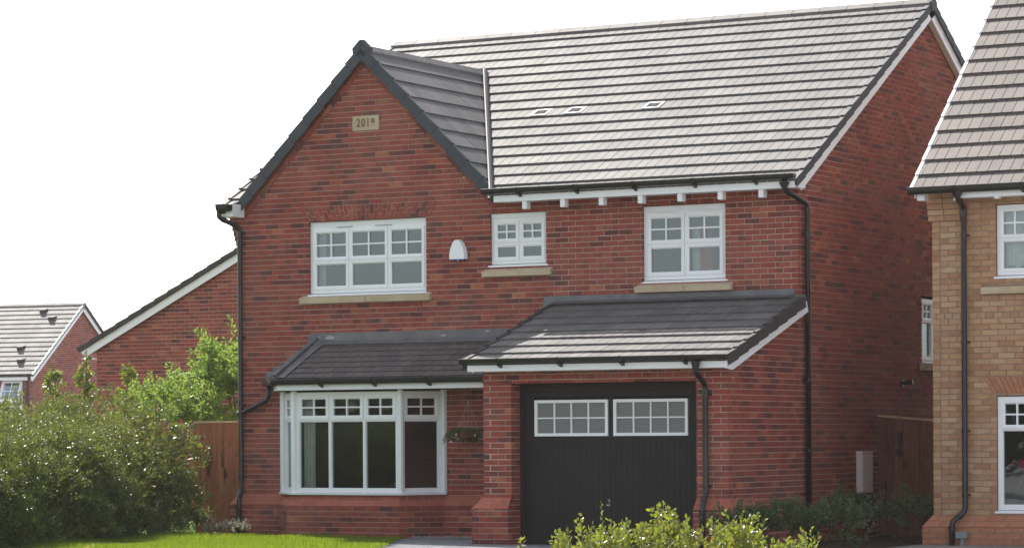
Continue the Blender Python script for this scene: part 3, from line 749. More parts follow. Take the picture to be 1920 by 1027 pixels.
# ---- garage door
DY = .27                                           # recess behind the pier face
FD = frame((0, GY, 0), (1, 0, 0), (0, -1, 0)); D = -DY
gd = part('garage_door', 'door', H1, [(1.19, 3.935, 2.0, 2.105, D-.06, D+.03), (1.19, 1.285, 0, 2.0, D-.06, D+.03), (3.84, 3.935, 0, 2.0, D-.06, D+.03), (1.19, 3.935, -.02, 0, D-.1, D)], F=FD, label='matt charcoal up and over door with two white eight pane windows')
part('door_rail', 'door', gd, [(1.29, 3.835, 1.925, 1.995, D-.05, D+.008), (1.29, 3.835, 1.345, 1.40, D-.05, D+.006), (1.29, 1.435, 1.40, 1.925, D-.05, D+.008), (2.549, 2.609, 1.40, 1.925, D-.05, D+.008), (3.712, 3.835, 1.40, 1.925, D-.05, D+.008)], F=FD)
nb = 30; x0, x1 = 1.29, 3.835; bwid = (x1-x0)/nb
def brd(m_): 
    G = frame((0, 0, 0), (1, 0, 0), (0, -1, 0)); m_.prism([G(.004, .0, 0), G(bwid-.004, .0, 0), G(bwid-.004, 1.34, 0), G(.004, 1.34, 0)], [G(.0, .0, -.005), G(bwid, .0, -.005), G(bwid, 1.34, -.005), G(.0, 1.34, -.005)], 0)
place_pieces('door_board', 'door', gd, nb, brd, lambda i: FD(x0+i*bwid, 0.002, D))
part('door_back', 'door', gd, [(1.29, 3.835, 0, 1.345, D-.05, D-.006), (1.15, 3.97, 0, 2.2, D-.09, D-.062)], F=FD)
for a, b in ((1.445, 2.538), (2.62, 3.70)):
    z0, z1 = 1.412, 1.89
    f = part('door_window', 'white', gd, [(a, b, z0, z0+.04, D-.03, D+.022), (a, b, z1-.04, z1, D-.03, D+.022), (a, a+.04, z0+.04, z1-.04, D-.03, D+.0216), (b-.04, b, z0+.04, z1-.04, D-.03, D+.0216)]+
             [(a+.04+(b-a-.08)*k/4-.009, a+.04+(b-a-.08)*k/4+.009, z0+.04, z1-.04, D-.02, D+.012) for k in (1, 2, 3)]+[(a+.04, b-.04, (z0+z1)/2-.009, (z0+z1)/2+.009, D-.02, D+.0116)], F=FD)
    q = MB(); q.box(FD, a+.03, b-.03, z0+.03, z1-.03, D-.03, D-.012); q.build('pane', 'obscure', gd)
    bpy.data.objects[f.name]['label'] = 'white eight pane window strip in the charcoal door'
part('door_handle', 'steel', gd, [(2.52, 2.56, .50, .516, D, D+.03), (2.545, 2.555, .545, .585, D, D+.015)], F=FD)
part('door_handle_plate', 'black', gd, [(2.51, 2.57, .47, .60, D-.001, D+.006)], F=FD)

# ---- roofs
T1 = Tiling(M['tile']); SLO = .594; CA = math.cos(math.atan(SLO)); SA = math.sin(math.atan(SLO))
EY, EZ = -.34, 4.76                                  # eave edge of the main roof
RYM, VL, VR = 4.71, -4.74, 4.50; RZ = EZ+(RYM-EY)*SLO
FM = sframe((VL, EY, EZ), (1, 0, 0), (0, CA, SA)); LEN = (RYM-EY)/CA
def roof_body(name, pts, parent, mat='verge_brown', t=.05):
    b = MB(); P = [Vector(p) for p in pts]; n_ = (P[1]-P[0]).cross(P[2]-P[0]).normalized(); n_ = n_ if n_.z > 0 else -n_
    b.prism([p-n_*.006 for p in P], [p-n_*t for p in P], 0, True); return b.build(name, mat, parent)
AX0, AZ0 = GAX, 7.03; vy0 = EY+(AZ0-EZ)/SLO; footR0 = AX0+(AZ0-4.80); footL0 = AX0-(AZ0-4.80)
main = roof_body('main_roof', [(footR0, EY, EZ), (VR, EY, EZ), (VR, RYM, RZ), (AX0, RYM, RZ), (AX0, vy0, AZ0)], H1)
mr2 = roof_body('main_roof', [(VL, EY, EZ), (footL0-.02, EY, EZ), (AX0, vy0, AZ0), (AX0, RYM, RZ), (VL, RYM, RZ)], H1)
back = roof_body('back_roof', [(VL, 2*RYM-EY, EZ), (VR, 2*RYM-EY, EZ), (VR, RYM, RZ), (VL, RYM, RZ)], H1)
# the cross gable
AX, AZ, GSL, FY = GAX, 7.03, 1.0, -.07
def main_y(z): return EY+(z-EZ)/SLO
vy = main_y(AZ)
def ux(x): return x-VL
footR = AX+(AZ-4.80)/GSL; footL = AX-(AZ-4.80)/GSL
tri = [(ux(footL), (main_y(4.80)-EY)/CA), (ux(footR)+.04, (main_y(4.80)-EY)/CA-.05), (ux(AX), (vy-EY)/CA)]
g_m = LEN/18
T1.lay(main, FM, rect(0.01, VR-VL-.01, 0, LEN-.02), [tri, rect(ux(footL)+.0, ux(footR)+.03, -.1, .12)], g=g_m)
zf = EZ+(FY-EY)*SLO
gr = roof_body('gable_roof', [(AX, FY, AZ), (AX+(AZ-zf)/GSL, FY, zf), (AX, vy, AZ)], H1)
roof_body('gable_roof', [(AX, FY, AZ), (AX-(AZ-zf)/GSL, FY, zf), (AX, vy, AZ)], H1)
cs = 1/math.sqrt(1+GSL*GSL)
FGR = sframe((footR, FY, 4.80), (0, 1, 0), (-cs, 0, cs*GSL)); LG = (AZ-4.80)/(cs*GSL)
T1.lay(gr, FGR, [(0.02, .17), (vy-FY-.05, LG-.02), (0.02, LG-.02)], g=LG/9, th=.021)
FGLf = sframe((footL, FY, 4.80), (0, 1, 0), (cs, 0, cs*GSL))
gl_roof = [o for o in bpy.data.objects if o.name.startswith('gable_roof')][-1]
T1.lay(gl_roof, FGLf, [(0.02, .17), (vy-FY-.05, LG-.02), (0.02, LG-.02)], g=LG/9)
# vent tiles
for x, y in ((-.60, 2.14), (-.03, 2.15), (1.25, 2.15)):
    v = (y-EY)/CA; r = round(v/g_m-.45); v0 = r*g_m
    q = MB(); u0 = ux(x)-.13
    q.prism([FM(u0, v0+.02, .046), FM(u0+.27, v0+.02, .046), FM(u0+.27, v0+.27, .022), FM(u0, v0+.27, .022)], [FM(u0, v0+.02, .0), FM(u0+.27, v0+.02, .0), FM(u0+.27, v0+.27, .0), FM(u0, v0+.27, .0)], 0, True)
    vt = q.build('roof_vent', 'white', main)
    q = MB()
    for a in (.04, .14): q.prism([FM(u0+a, v0+.05, .0455), FM(u0+a+.092, v0+.05, .0455), FM(u0+a+.092, v0+.22, .0297), FM(u0+a, v0+.22, .0297)], [FM(u0+a, v0+.05, .03), FM(u0+a+.092, v0+.05, .03), FM(u0+a+.092, v0+.22, .02), FM(u0+a, v0+.22, .02)], 0, True)
    q.build('vent_grille', 'grille', vt)

def verge(roof, F, u, L, g, out, mat='verge', wid=.055, drop=.125, name='verge_cap', up=.05):
    """stepped dry-verge caps up a slope at u; out=+1 when the outside is +u"""
    n_ = int(round(L/g)); m_ = MB()
    a, b = (u-wid*.7*out, u+wid*.35*out)
    lo, hi = min(a, b), max(a, b)
    def base(q):
        O = F(0, 0, 0)
        G = lambda uu, vv, dd: F(uu, vv, dd)-O
        q.prism([G(lo, 0, up), G(hi, 0, up), G(hi, g+.004, up-.022), G(lo, g+.004, up-.022)], [G(lo, 0, -.02), G(hi, 0, -.02), G(hi, g+.004, -.02), G(lo, g+.004, -.02)], 0, True)
        e0, e1 = (hi-.004, hi+.006) if out > 0 else (lo-.006, lo+.004)
        q.prism([G(e0, .002, up), G(e1, .002, up), G(e1, g-.004, up-.018), G(e0, g-.004, up-.018)], [G(e0, .002, -drop+.03), G(e1, .002, -drop+.03), G(e1, g-.004, -drop+.012), G(e0, g-.004, -drop+.012)], 0, True)
    place_pieces(name, mat, roof, n_, base, lambda i: F(0, i*g, 0))
verge(main, FM, VR-VL, LEN, g_m, 1, mat='verge', drop=.10, up=.044)
FMB = sframe((VL, 2*RYM-EY, EZ), (1, 0, 0), (0, -CA, SA)); verge(back, FMB, VR-VL, LEN, g_m, 1, drop=.10, up=.044)
verge(main, FM, 0, LEN, g_m, -1, mat='verge_brown')
verge(gr, FGR, 0, LG, LG/9, -1, mat='verge', drop=.14); verge(gl_roof, FGLf, 0, LG, LG/9, -1, mat='verge', drop=.14)
def ridge(parent, A, B, mat, w_=.15, h=.07, Lp=.45, s1=SLO, s2=SLO):
    A = Vector(A); B = Vector(B); d = (B-A).normalized(); side = Vector((-d.y, d.x, 0)); n_ = int(math.ceil((B-A).length/Lp)); Lp = (B-A).length/n_
    def base(q):
        def sec(x, gap):
            return [side*-w_+UP*(-w_*s1+.015)+d*x, side*-w_+UP*(-w_*s1+.068)+d*x, side*-.02+UP*(-.02*s1+.072)+d*x, side*.02+UP*(-.02*s2+.072)+d*x, side*w_+UP*(-w_*s2+.068)+d*x, side*w_+UP*(-w_*s2+.015)+d*x]
        q.prism(sec(0.004, 0), sec(Lp-.004, 0), 0, True)
    place_pieces('ridge_tile', mat, parent, n_, base, lambda i: A+d*(Lp*i))
ridge(main, (VL-.02, RYM, RZ), (VR+.02, RYM, RZ), M['tile'])
ridge(gr, (AX, FY-.02, AZ), (AX, vy-.02, AZ), M['tile'], s1=GSL, s2=GSL, w_=.11)
# apex caps
q = MB(); q.prism([W(AX-.13, AZ-.17, .092), W(AX-.0, AZ-.19, .097), W(AX+.13, AZ-.17, .092), W(AX+.155, AZ+.0, .092), W(AX+.03, AZ+.12, .092), W(AX-.03, AZ+.12, .092), W(AX-.155, AZ+.0, .092)], [W(AX-.13, AZ-.17, .02), W(AX-.0, AZ-.19, .02), W(AX+.13, AZ-.17, .02), W(AX+.155, AZ+.0, .02), W(AX+.03, AZ+.12, .02), W(AX-.03, AZ+.12, .02), W(AX-.155, AZ+.0, .02)], 0, True)
q.build('apex_cap', 'verge', gr); part('apex_seam', 'black', gr, [(AX-.02, AX-.015, AZ-.19, AZ+.1, .05, .0985)])
FE = frame((VR, RYM, 0), (0, 1, 0), (1, 0, 0))
q = MB(); pr = [(-.10, RZ-.14), (0, RZ-.12), (.10, RZ-.14), (.12, RZ+.0), (.03, RZ+.085), (-.03, RZ+.085), (-.12, RZ+.0)]
q.prism([FE(a, b, .035) for a, b in pr], [FE(a, b, -.03) for a, b in pr], 0, True); q.build('apex_cap', 'verge', main)
# lead valley upstand on the right of the cross gable
vb = MB(); vA = Vector((footR+.03, main_y(4.80)-.03, 4.82)); vB = Vector((AX+.02, vy-.0, AZ+.04))
vb.tube([vA+Vector((0, -.03, .03)), vB+Vector((0, -.03, .03))], .012, 8); vb.tube([vA+Vector((0, -.03, .03)), vA+Vector((-.02, -.06, -.06))], .012, 6)
vb.build('valley_trim', 'zinc', main); vb = MB(); vb.tube([vA+Vector((.03, -.02, .01)), vB+Vector((.03, -.02, .01))], .03, 6); vb.build('valley_gutter', 'grille', main)

# ---- eaves: gutters, fascia, brackets, soffit
fa = part('fascia', 'white', H1, [(-.08, VR+.0, 4.685, 4.82, .33, .348)]); part('soffit', 'white', fa, [(-.08, VR-.02, 4.692, 4.704, .0, .329)])
part('soffit_end', 'white', fa, [(VR-.03, VR-.001, 4.70, 4.80, -.02, .298)])
gutter('gutter', H1, (-.22, -.352, 4.862), (VR+.03, -.352, 4.862), (0, -1, 0), h=.066)
place_pieces('eaves_bracket', 'white', fa, 7, lambda q: q.box(frame((0, 0, 0), (1, 0, 0), (0, -1, 0)), -.036, .036, -.115, -.001, 0, .11), lambda i: Vector((.40+i*.6005, -.215, 4.692)))
part('box_end', 'white', H1, [(XL-.13, XL+.12, 4.67, 4.685, .0, .30), (XL+.1, XL+.12, 4.685, 4.86, .0, .30), (XL-.13, XL+.1, 4.685, 4.80, .285, .30)])
gutter('gutter', H1, (XL-.1, -.31, 4.845), (XL+.12, -.31, 4.845), (0, -1, 0), brackets=False, h=.1, w=.13)
# white barge boards on the right verge
def barge(name, F, u, L, out, mat='white', w_=.15, t=.02, lo=-.06, v0=.17):
    b = MB(); b.prism([F(u+t*out, v0, lo), F(u+t*out, L, lo), F(u+t*out, L, lo-w_), F(u+t*out, v0, lo-w_)], [F(u, v0, lo), F(u, L, lo), F(u, L, lo-w_), F(u, v0, lo-w_)], 0, True)
    return b.build(name, mat, H1)
bb = barge('barge_board', FM, VR-VL-.03, LEN+.1, 1); barge('barge_board', FMB, VR-VL-.03, LEN+.02, 1)
for F in (FM, FMB):
    b = MB(); b.prism([F(VR-VL-.105,   .34, -.205), F(VR-VL-.031, .34, -.205), F(VR-VL-.031, LEN, -.205), F(VR-VL-.105, LEN, -.205)], [F(VR-VL-.105,   .34, -.19), F(VR-VL-.031, .34, -.19), F(VR-VL-.031, LEN, -.19), F(VR-VL-.105, LEN, -.19)], 0, True); b.build('verge_soffit', 'cream', bb)

# ---- garage roof (lean-to)
GE, GEZ, GWZ = -2.56, 2.385, 3.255; gs = (GWZ-GEZ)/-GE; gc = 1/math.sqrt(1+gs*gs); GL = -GE/gc
GXL, GXR = .70, 4.52
groof = roof_body('garage_roof', [(GXL, GE, GEZ), (GXR, GE, GEZ), (GXR, 0, GWZ), (GXL, 0, GWZ)], H1)
FGA = sframe((GXL, GE, GEZ), (1, 0, 0), (0, gc, gs*gc)); T1.lay(groof, FGA, rect(.01, GXR-GXL-.01, 0, GL-.01), g=GL/8.35)
verge(groof, FGA, GXR-GXL, GL-.03, GL/8.35, 1, mat='verge_brown'); verge(groof, FGA, 0, GL-.03, GL/8.35, -1, mat='verge_brown')
bg_ = MB(); lo = -.06; u = GXR-GXL-.03
bg_.prism([FGA(u+.02, -.02, lo), FGA(u+.02, GL, lo), FGA(u+.02, GL, lo-.15), FGA(u+.02, .17, lo-.15), FGA(u+.02, -.02, lo-.07)], [FGA(u, -.02, lo), FGA(u, GL, lo), FGA(u, GL, lo-.15), FGA(u, .17, lo-.15), FGA(u, -.02, lo-.07)], 0, True); bg_.build('barge_board', 'white', H1)
bg_ = MB(); bg_.prism([FGA(.03, .12, lo), FGA(.03, GL, lo), FGA(.03, GL, lo-.12), FGA(.03, .12, lo-.12)], [FGA(.05, .12, lo), FGA(.05, GL, lo), FGA(.05, GL, lo-.12), FGA(.05, .12, lo-.12)], 0, True); bg_.build('barge_board', 'white', H1)
gf = part('fascia', 'white', H1, [(GXL+.05, GXR+.01, 2.268, 2.42, 2.53, 2.548)]); part('soffit', 'white', gf, [(GXL+.05, GXR-.02, 2.28, 2.292, 2.2, 2.529)])
part('fascia_trim', 'white', gf, [(GXL+.05, GXR+.0, 2.392, 2.402, 2.55, 2.60)])
gutter('gutter', H1, (GXL-.02, -2.552, 2.428), (GXR+.03, -2.552, 2.428), (0, -1, 0), h=.06)
place_pieces('soffit_vent', 'white', gf, 6, lambda q: q.box(frame((0, 0, 0), (1, 0, 0), (0, -1, 0)), -.03, .03, -.012, 0, 0, .1), lambda i: Vector((1.1+i*.55, -2.40, 2.279)))
# lead where the garage roof meets the wall
for a, b in ((.50, 2.62), (2.626, 3.28), (3.286, 4.345)):
    lead = MB(); lead.face([W(a, 3.215, .012), W(b, 3.215, .012), W(b, 3.365, .005), W(a+(.04 if a < 1 else 0), 3.365, .005)]); v1 = GL-.0; 
    ap = [FGA(max(a-GXL, .02), GL-.02, .045), FGA(b-GXL, GL-.02, .045), FGA(b-GXL, GL-.17, .052), FGA(max(a-GXL, -.02), GL-.17, .052)]; lead.face(ap)
    lead.face([W(a, 3.365, .005), W(b, 3.365, .005), W(b, 3.375, -.02), W(a, 3.375, -.02)])
    lead.build('lead_flashing', 'lead', groof, recalc=False)

# ---- bay roof (plain tiles), running on to the garage wall
BE, BEZ, BWZ = -.74, 2.255, 2.80; bs = (BWZ-BEZ)/-BE; bc = 1/math.sqrt(1+bs*bs); BLn = -BE/bc
bx0, bxt, bxw = -3.50, -3.26, -4.13
broof = roof_body('bay_roof', [(bx0, BE, BEZ), (GX, BE, BEZ), (GX, 0, BWZ), (bxt, 0, BWZ)], H1)
hip = roof_body('bay_roof_hip', [(bx0, BE, BEZ), (bxt, 0, BWZ), (bxw, 0, BEZ+.02)], H1)
T2 = Tiling(M['tile_plain']); FB = sframe((bx0, BE, BEZ), (1, 0, 0), (0, bc, bs*bc)); sh = (bxt-bx0)
T2.lay(broof, FB, [(.14, -.01), (GX-bx0-.01, -.01), (GX-bx0-.01, BLn-.06), (sh+.18, BLn-.06)], w=.165, g=BLn/7.2, th=.017, stag=.0825, groove=False, round_=True)
T2.finish(300)
# lead roll on the hip, soakers stepping up the wall, apron and cover flashing
b = MB(); A = Vector((bx0, BE, BEZ)); Bt = Vector((bxt, 0, BWZ)); off1 = FB.N*.03
b.face([A+off1+Vector((.015, 0, 0)), A+off1+Vector((.16, 0, 0)), Bt+off1+Vector((.20, 0, 0)), Bt+off1+Vector((.02, 0, 0))])
b.tube([A+Vector((0, -.02, .05)), Bt+Vector((0, 0, .06))], .03, 8); b.tube([A+Vector((-.06, .0, .035)), Bt+Vector((-.07, 0, .04))], .014, 6)
b.build('hip_lead', 'lead', broof, smooth=False)
b = MB()
st = 7
for k in range(st):
    xa = bxw+(bxt-bxw)*k/st-.02; xb = bxw+(bxt-bxw)*(k+1)/st+.02; za = BEZ+.02+(BWZ-BEZ)*k/st-.03
    zt = 2.31+.075*(k)+.035 if k < 6 else 2.86
    b.prism([W(xa, za-.06, .008+.0006*k), W(xb, za-.0, .008+.0006*k), W(xb, zt+.03, .008+.0006*k), W(xa, zt+.03, .008+.0006*k)], [W(xa, za-.06, .001), W(xb, za, .001), W(xb, zt+.03, .001), W(xa, zt+.03, .001)], 0)
b.build('stepped_flashing', 'lead', broof)
hb = MB(); n_ = 6
for k in range(n_):
    p0 = Vector((bxw, -.015, BEZ+.03)).lerp(Vector((bxt, -.015, BWZ+.02)), k/n_); p1 = Vector((bxw, -.015, BEZ+.03)).lerp(Vector((bxt, -.015, BWZ+.02)), (k+1)/n_-.01)
    q0 = A.lerp(Bt, k/n_)+UP*.02; q1 = A.lerp(Bt, (k+1)/n_-.01)+UP*.02; hb.face([p0, q0, q1, p1])
hb.build('hip_covering', 'lead', broof, recalc=False)
lead = MB(); lead.face([W(-3.37, 2.77, .02), W(GX-.01, 2.77, .02), W(GX-.01, 2.935, .006), W(-3.37, 2.935, .006)]); lead.face([W(-3.37, 2.935, .006), W(GX-.01, 2.935, .006), W(GX-.01, 2.945, -.02), W(-3.37, 2.945, -.02)])
lead.build('lead_flashing', 'lead_worn', broof, recalc=False)
lead = MB(); lead.face([FB(sh-.06, BLn-.005, .03), FB(GX-bx0-.01, BLn-.005, .03), FB(GX-bx0-.01, BLn-.115, .034), FB(sh+.04, BLn-.115, .034)]); lead.build('lead_apron', 'lead', broof, recalc=False)
for x, z, s_ in ((-3.02, 2.865, .10), (-3.2, 2.88, .03), (-1.1, 2.86, .05), (-.38, 2.90, .04)):
    q = MB(); n_ = 9; q.face([W(x+s_*math.cos(6.283*i/n_)*random.uniform(.7, 1.1), z+s_*.35*math.sin(6.283*i/n_)*random.uniform(.6, 1.1), .02) for i in range(n_)])
    q.build('sealant_smear', plain('sealant', (.3, .32, .35), .4, .5, .2, 30) if 'sealant' not in bpy.data.materials else bpy.data.materials['sealant'], broof, recalc=False)
# bay eaves
EP = [(bxw+.07, 0), (bx0, BE), (GX, BE)]
bfas = mitred(EP, [(-.05, 0), (-.03, 0), (-.03, .10), (-.05, .10)], 'fascia', 'white', H1, 2.093)
b = MB(); b.face([(bxw+.05, 0, 2.10), (bx0+.03, BE+.04, 2.10), (GX, BE+.04, 2.10), (GX, 0, 2.10)]); b.build('soffit', 'white', bfas, recalc=False)
mitred(EP, [(-.03, .165), (-.03, .175), (-.02, .175), (-.02, .165)], 'gutter_edge', 'zinc', bfas, 2.04)
gutter('gutter', H1, (bx0-.02, BE+.028, 2.245), (GX, BE+.028, 2.245), (0, -1, 0), w=.105)
dl = (Vector((bxw, 0, 0))-Vector((bx0, BE, 0))).normalized()
gutter('gutter', H1, Vector((bxw, 0, 2.245))+Vector((.02, 0, 0)), Vector((bx0, BE, 2.245))+Vector((.02, .02, 0)), (-abs(dl.y), -abs(dl.x), 0), w=.1, brackets=False)

# ---- downpipes
pipe('downpipe', H1, [(-4.72, -.375, 4.76), (-4.72, -.375, 4.66), (-4.565, -.06, 4.52), (-4.565, -.06, .66), (-4.535, -.17, .50), (-4.535, -.17, -.03)], clips=[(4.27, -4.565, -.06), (2.9, -4.565, -.06), (1.9, -4.565, -.06), (.83, -4.565, -.06)])
pipe('downpipe', H1, [(-4.04, -.1, 2.20), (-4.04, -.1, 1.98), (-4.50, -.06, 1.80), (-4.56, -.06, 1.78)], r=.034)
pipe('downpipe', H1, [(4.37, -.385, 4.80), (4.37, -.385, 4.66), (4.465, .16, 4.50), (4.465, .16, -.03)], clips=[(4.1, 4.465, .16), (3.1, 4.465, .16), (2.15, 4.465, .16), (1.2, 4.465, .16)], wall=(-1, 0, 0))
hop = MB(); hop.tube([(4.37, -.385, 4.76), (4.37, -.385, 4.69)], [.075, .04], 10); hop.build('gutter_outlet', 'black', H1)
pipe('downpipe', H1, [(4.12, -2.61, 2.34), (4.12, -2.61, 2.21), (4.10, -2.29, 2.06), (4.10, -2.29, .66), (4.10, -2.395, .53), (4.10, -2.395, -.03)], clips=[(1.93, 4.10, -2.29), (.76, 4.10, -2.29)])
hop = MB(); hop.tube([(4.12, -2.61, 2.35), (4.12, -2.61, 2.26)], [.062, .04], 10); hop.build('gutter_outlet', 'black', H1)

# ---- fittings on the walls
q = MB(); prof = [(-.142, 3.93), (.142, 3.93), (.145, 3.99), (.125, 4.08), (.085, 4.16), (.035, 4.208), (-.035, 4.208), (-.085, 4.16), (-.125, 4.08), (-.145, 3.99)]
cx = -.838; prof = [(a*.93, z) for a, z in prof]; q.prism([W(cx+a*.9, z-.004 if z > 4 else z, .085) for a, z in prof], [W(cx+a, z, .03) for a, z in prof], 0); q.prism([W(cx+a, z, .03) for a, z in prof], [W(cx+a, z, .0) for a, z in prof], 0)
al = q.build('alarm_box', 'white', H1, label='white rounded alarm bell box on the upper wall'); part('alarm_base', 'blue', al, [(cx-.11, cx+.11, 3.915, 3.9295, .005, .075)]); part('alarm_light', 'white', al, [(cx-.0, cx+.02, 3.905, 3.9149, .05, .07)])
def yb(y): return y-GY
mb_ = part('meter_box', 'boxpink', H1, [(yb(1.97), yb(2.37), .60, 1.165, .0, .085)], F=FR, label='pale plastic meter box on the side wall')
part('meter_door', 'boxpink', mb_, [(yb(1.985), yb(2.355), .615, 1.145, .0852, .093)], F=FR); part('meter_lid', 'white', mb_, [(yb(1.96), yb(2.38), 1.166, 1.178, .0, .10)], F=FR)
q = MB(); c = FR(yb(3.69), 2.15, .0); q.tube([c, c+Vector((.02, 0, 0))], .065, 10); q.tube([c+Vector((.02, 0, 0)), c+Vector((.10, 0, .01)), c+Vector((.17, 0, .015))], [.03, .035, .04], 10); q.build('wall_light', 'black', H1, label='small black spotlight on the side wall')

def front_vis(c):
    if abs(c.y) < .05 and c.x > GX and c.z < 3.25: return False
    if abs(c.y) < .05 and c.z < 2.9 and -3.9 < c.x < GX: return c.x > -1.1 and c.x < -.35 and c.z < 2.05
    if abs(c.x-XR) < .05 and c.z < .4: return False
    return True
B1.finish(300, front_vis)
T1.finish(300)

# ================================================================ the buff brick house on the right
H2 = thing('detached_house', 'buff brick house at the right edge, close beside the red one, with sandstone sill', 'house')
B2 = Brickwork(M['buff']); AL = 6.30; AR2 = 11.0; E2 = 4.53
O21 = (7.165, 8.52, 3.42, 4.37); O22 = (7.165, 8.62, .395, 1.905); S21 = (6.985, 8.70, 3.215, 3.33)
AR_ = [(7.13, 1.93), (8.66, 1.93), (8.80, 2.14), (6.99, 2.14)]
f2 = slab('front_wall', W, H2, [(AL+.008, AR2, -.1, E2)], [O21, O22], mat='mortar_grey')
h2l = [rz(O21), rz(O22), rz(S21), AR_]
B2.lay(f2, W, rect(AL, AR2, .285, 4.50), h2l, phase=AL, umin=par(AL+.1125, AL), headers=(39,))
FA2 = frame((AL, 0, 0), (0, 1, 0), (-1, 0, 0))
s2 = slab('side_wall', FA2, H2, [(.008, 8.6, -.1, E2), [(.01, E2), (8.6, E2), (4.3, E2+3.9)]], mat='mortar_grey')
B2.lay(s2, FA2, [(0, .3), (5, .3), (5, 4.5), (0, 4.5)], phase=0, umin=par(0, .1125), single=False)
slab('side_wall', frame((AR2, 0, 0), (0, 1, 0), (1, 0, 0)), H2, [(.008, 8.6, -.1, E2), [(.01, E2), (8.6, E2), (4.3, E2+3.9)]], mat='buff')
# brick kneeler corbelled out under the verge
for k in range(5):
    z = -.015+.075*(56+k); e = .012+.006*k
    x = AL-.03-e
    while x < 6.74:
        xe = min(x+(.215 if (k+round(x*10)) % 2 else .215), 6.76); B2.put(f2, W, rect(x, xe, z, z+.065), .02+e, .1); x = xe+.01
    if k: pass
part('corbel_bed', 'mortar_grey', f2, [(AL-.03, 6.755, 4.18, 4.53, -.09, .018)])
BO = Brickwork(M['buff_orange'])
plinth(f2, [(AL, .4), (AL, 0), (AR2, 0)], .115, BO, mat_top='buff_orange', zc=.21, mortar='mortar_grey')
n = 24
for k in range(n):
    t0, t1 = (k+.08)/n, (k+.92)/n
    def pt(t, s): return ((7.13+1.53*t)*(1-s)+(6.99+1.81*t)*s, 1.935+.2*s)
    cut = .66 if k % 2 else .33
    for s0, s1 in ((0, cut-.02), (cut+.02, 1)): BO.put(f2, W, [pt(t0, s0), pt(t1, s0), pt(t1, s1), pt(t0, s1)], .003, .1)
q = MB(); q.prism([W(S21[0], S21[2], .07), W(S21[1], S21[2], .07), W(S21[1], S21[3]-.03, .07), W(S21[0], S21[3]-.03, .07)], [W(S21[0], S21[2], -.1), W(S21[1], S21[2], -.1), W(S21[1], S21[3], -.1), W(S21[0], S21[3], -.1)], .3, True); q.build('window_sill', 'stone', f2)
w5 = window(H2, W, 7.175, 8.51, 3.455, 4.36, 3, [(3.455, 3.93, 1, 1), (3.93, 4.36, 2, 2)], d=-.045, fw=.05, sash=.045)
w6 = window(H2, W, 7.175, 8.61, .43, 1.89, 3, [(.43, 1.47, 1, 1), (1.47, 1.89, 2, 2)], d=-.03, fw=.055, sash=.05, border=(1,))
room('room_wall', 6.6, 10, .25, 3.5, .02, 2.3, H2); room('room_wall', 6.6, 10, .25, 3.5, 2.5, 4.5, H2)
drape('curtain', 'grey blue net curtain hanging inside the upper window of the buff brick house', W, 7.24, 8.45, 3.46, 4.34, -.17, 'curtain', 14, .02)
# on the window boards
q = MB(); q.tube([(7.33, .17, 3.47), (7.33, .17, 3.53), (7.33, .17, 3.57), (7.33, .17, 3.585)], [.06, .062, .045, .01], 12)
tag(q.build('ornament', 'greybox', smooth=True), 'small dark rounded ornament on the upper windowsill of the buff house', 'ornament')
q = MB()
for k in range(26):
    c = Vector((7.27+.55*random.random(), .22+.1*random.random(), .97+.08*random.random()))
    for a in range(5): t = a*1.257; q.face([c, c+Vector((math.cos(t)*.03, 0, math.sin(t)*.03)), c+Vector((math.cos(t+.9)*.034, -.012, math.sin(t+.9)*.034))])
q.tube([(7.3, .27, .6), (7.5, .27, .97)], .006, 5); q.tube([(7.7, .27, .6), (7.6, .27, .97)], .006, 5)
tag(q.build('flowers', 'redflower', recalc=False), 'red flowers seen inside the lower window of the buff house', 'flowers')
cd = part('card', 'white', None, [(7.52, 7.72, .45, .66, -.16, -.155)]); tag(cd, 'white card standing inside the lower window of the buff house', 'card')
# roof
T3 = Tiling(M['tile_pink']); SL2 = .90; ca2 = 1/math.sqrt(1+SL2*SL2); X0 = 6.12; Y0 = -.30; Zb = 4.56; LEN2 = 4.6/ca2
FR2 = sframe((X0, Y0, Zb), (1, 0, 0), (0, ca2, ca2*SL2))
r2 = roof_body('main_roof', [(X0, Y0, Zb), (AR2+.1, Y0, Zb), (AR2+.1, Y0+4.6, Zb+4.6*SL2), (X0, Y0+4.6, Zb+4.6*SL2)], H2)
r2b = roof_body('back_roof', [(X0, Y0+9.2, Zb), (AR2+.1, Y0+9.2, Zb), (AR2+.1, Y0+4.6, Zb+4.6*SL2), (X0, Y0+4.6, Zb+4.6*SL2)], H2)
T3.lay(r2, FR2, rect(.01, AR2-X0, 0, LEN2), g=LEN2/19.5)
verge(r2, FR2, 0, LEN2, LEN2/19.5, -1, mat='white', wid=.036, up=.038, drop=.05)
ridge(r2, (X0, Y0+4.6, Zb+4.6*SL2), (AR2+.1, Y0+4.6, Zb+4.6*SL2), M['tile_pink'], s1=SL2, s2=SL2)
gutter('gutter', H2, (X0-.01, -.29, 4.60), (AR2, -.29, 4.60), (0, -1, 0), h=.085)
fa2 = part('fascia', 'white', H2, [(6.74, AR2, 4.45, 4.55, .27, .288)]); part('soffit', 'white', fa2, [(6.74, AR2, 4.455, 4.467, .0, .27)])
part('box_end', 'white', H2, [(6.20, 6.30, 4.44, 4.53, .12, .27)]); part('barge_board', 'white', H2, [(6.17, 6.18, 4.47, 4.56, -.3, .29)])
place_pieces('soffit_vent', 'white', fa2, 4, lambda q: q.box(frame((0, 0, 0), (1, 0, 0), (0, -1, 0)), -.03, .03, -.03, 0, 0, .1), lambda i: Vector((6.74+i*.55, -.2, 4.452)))
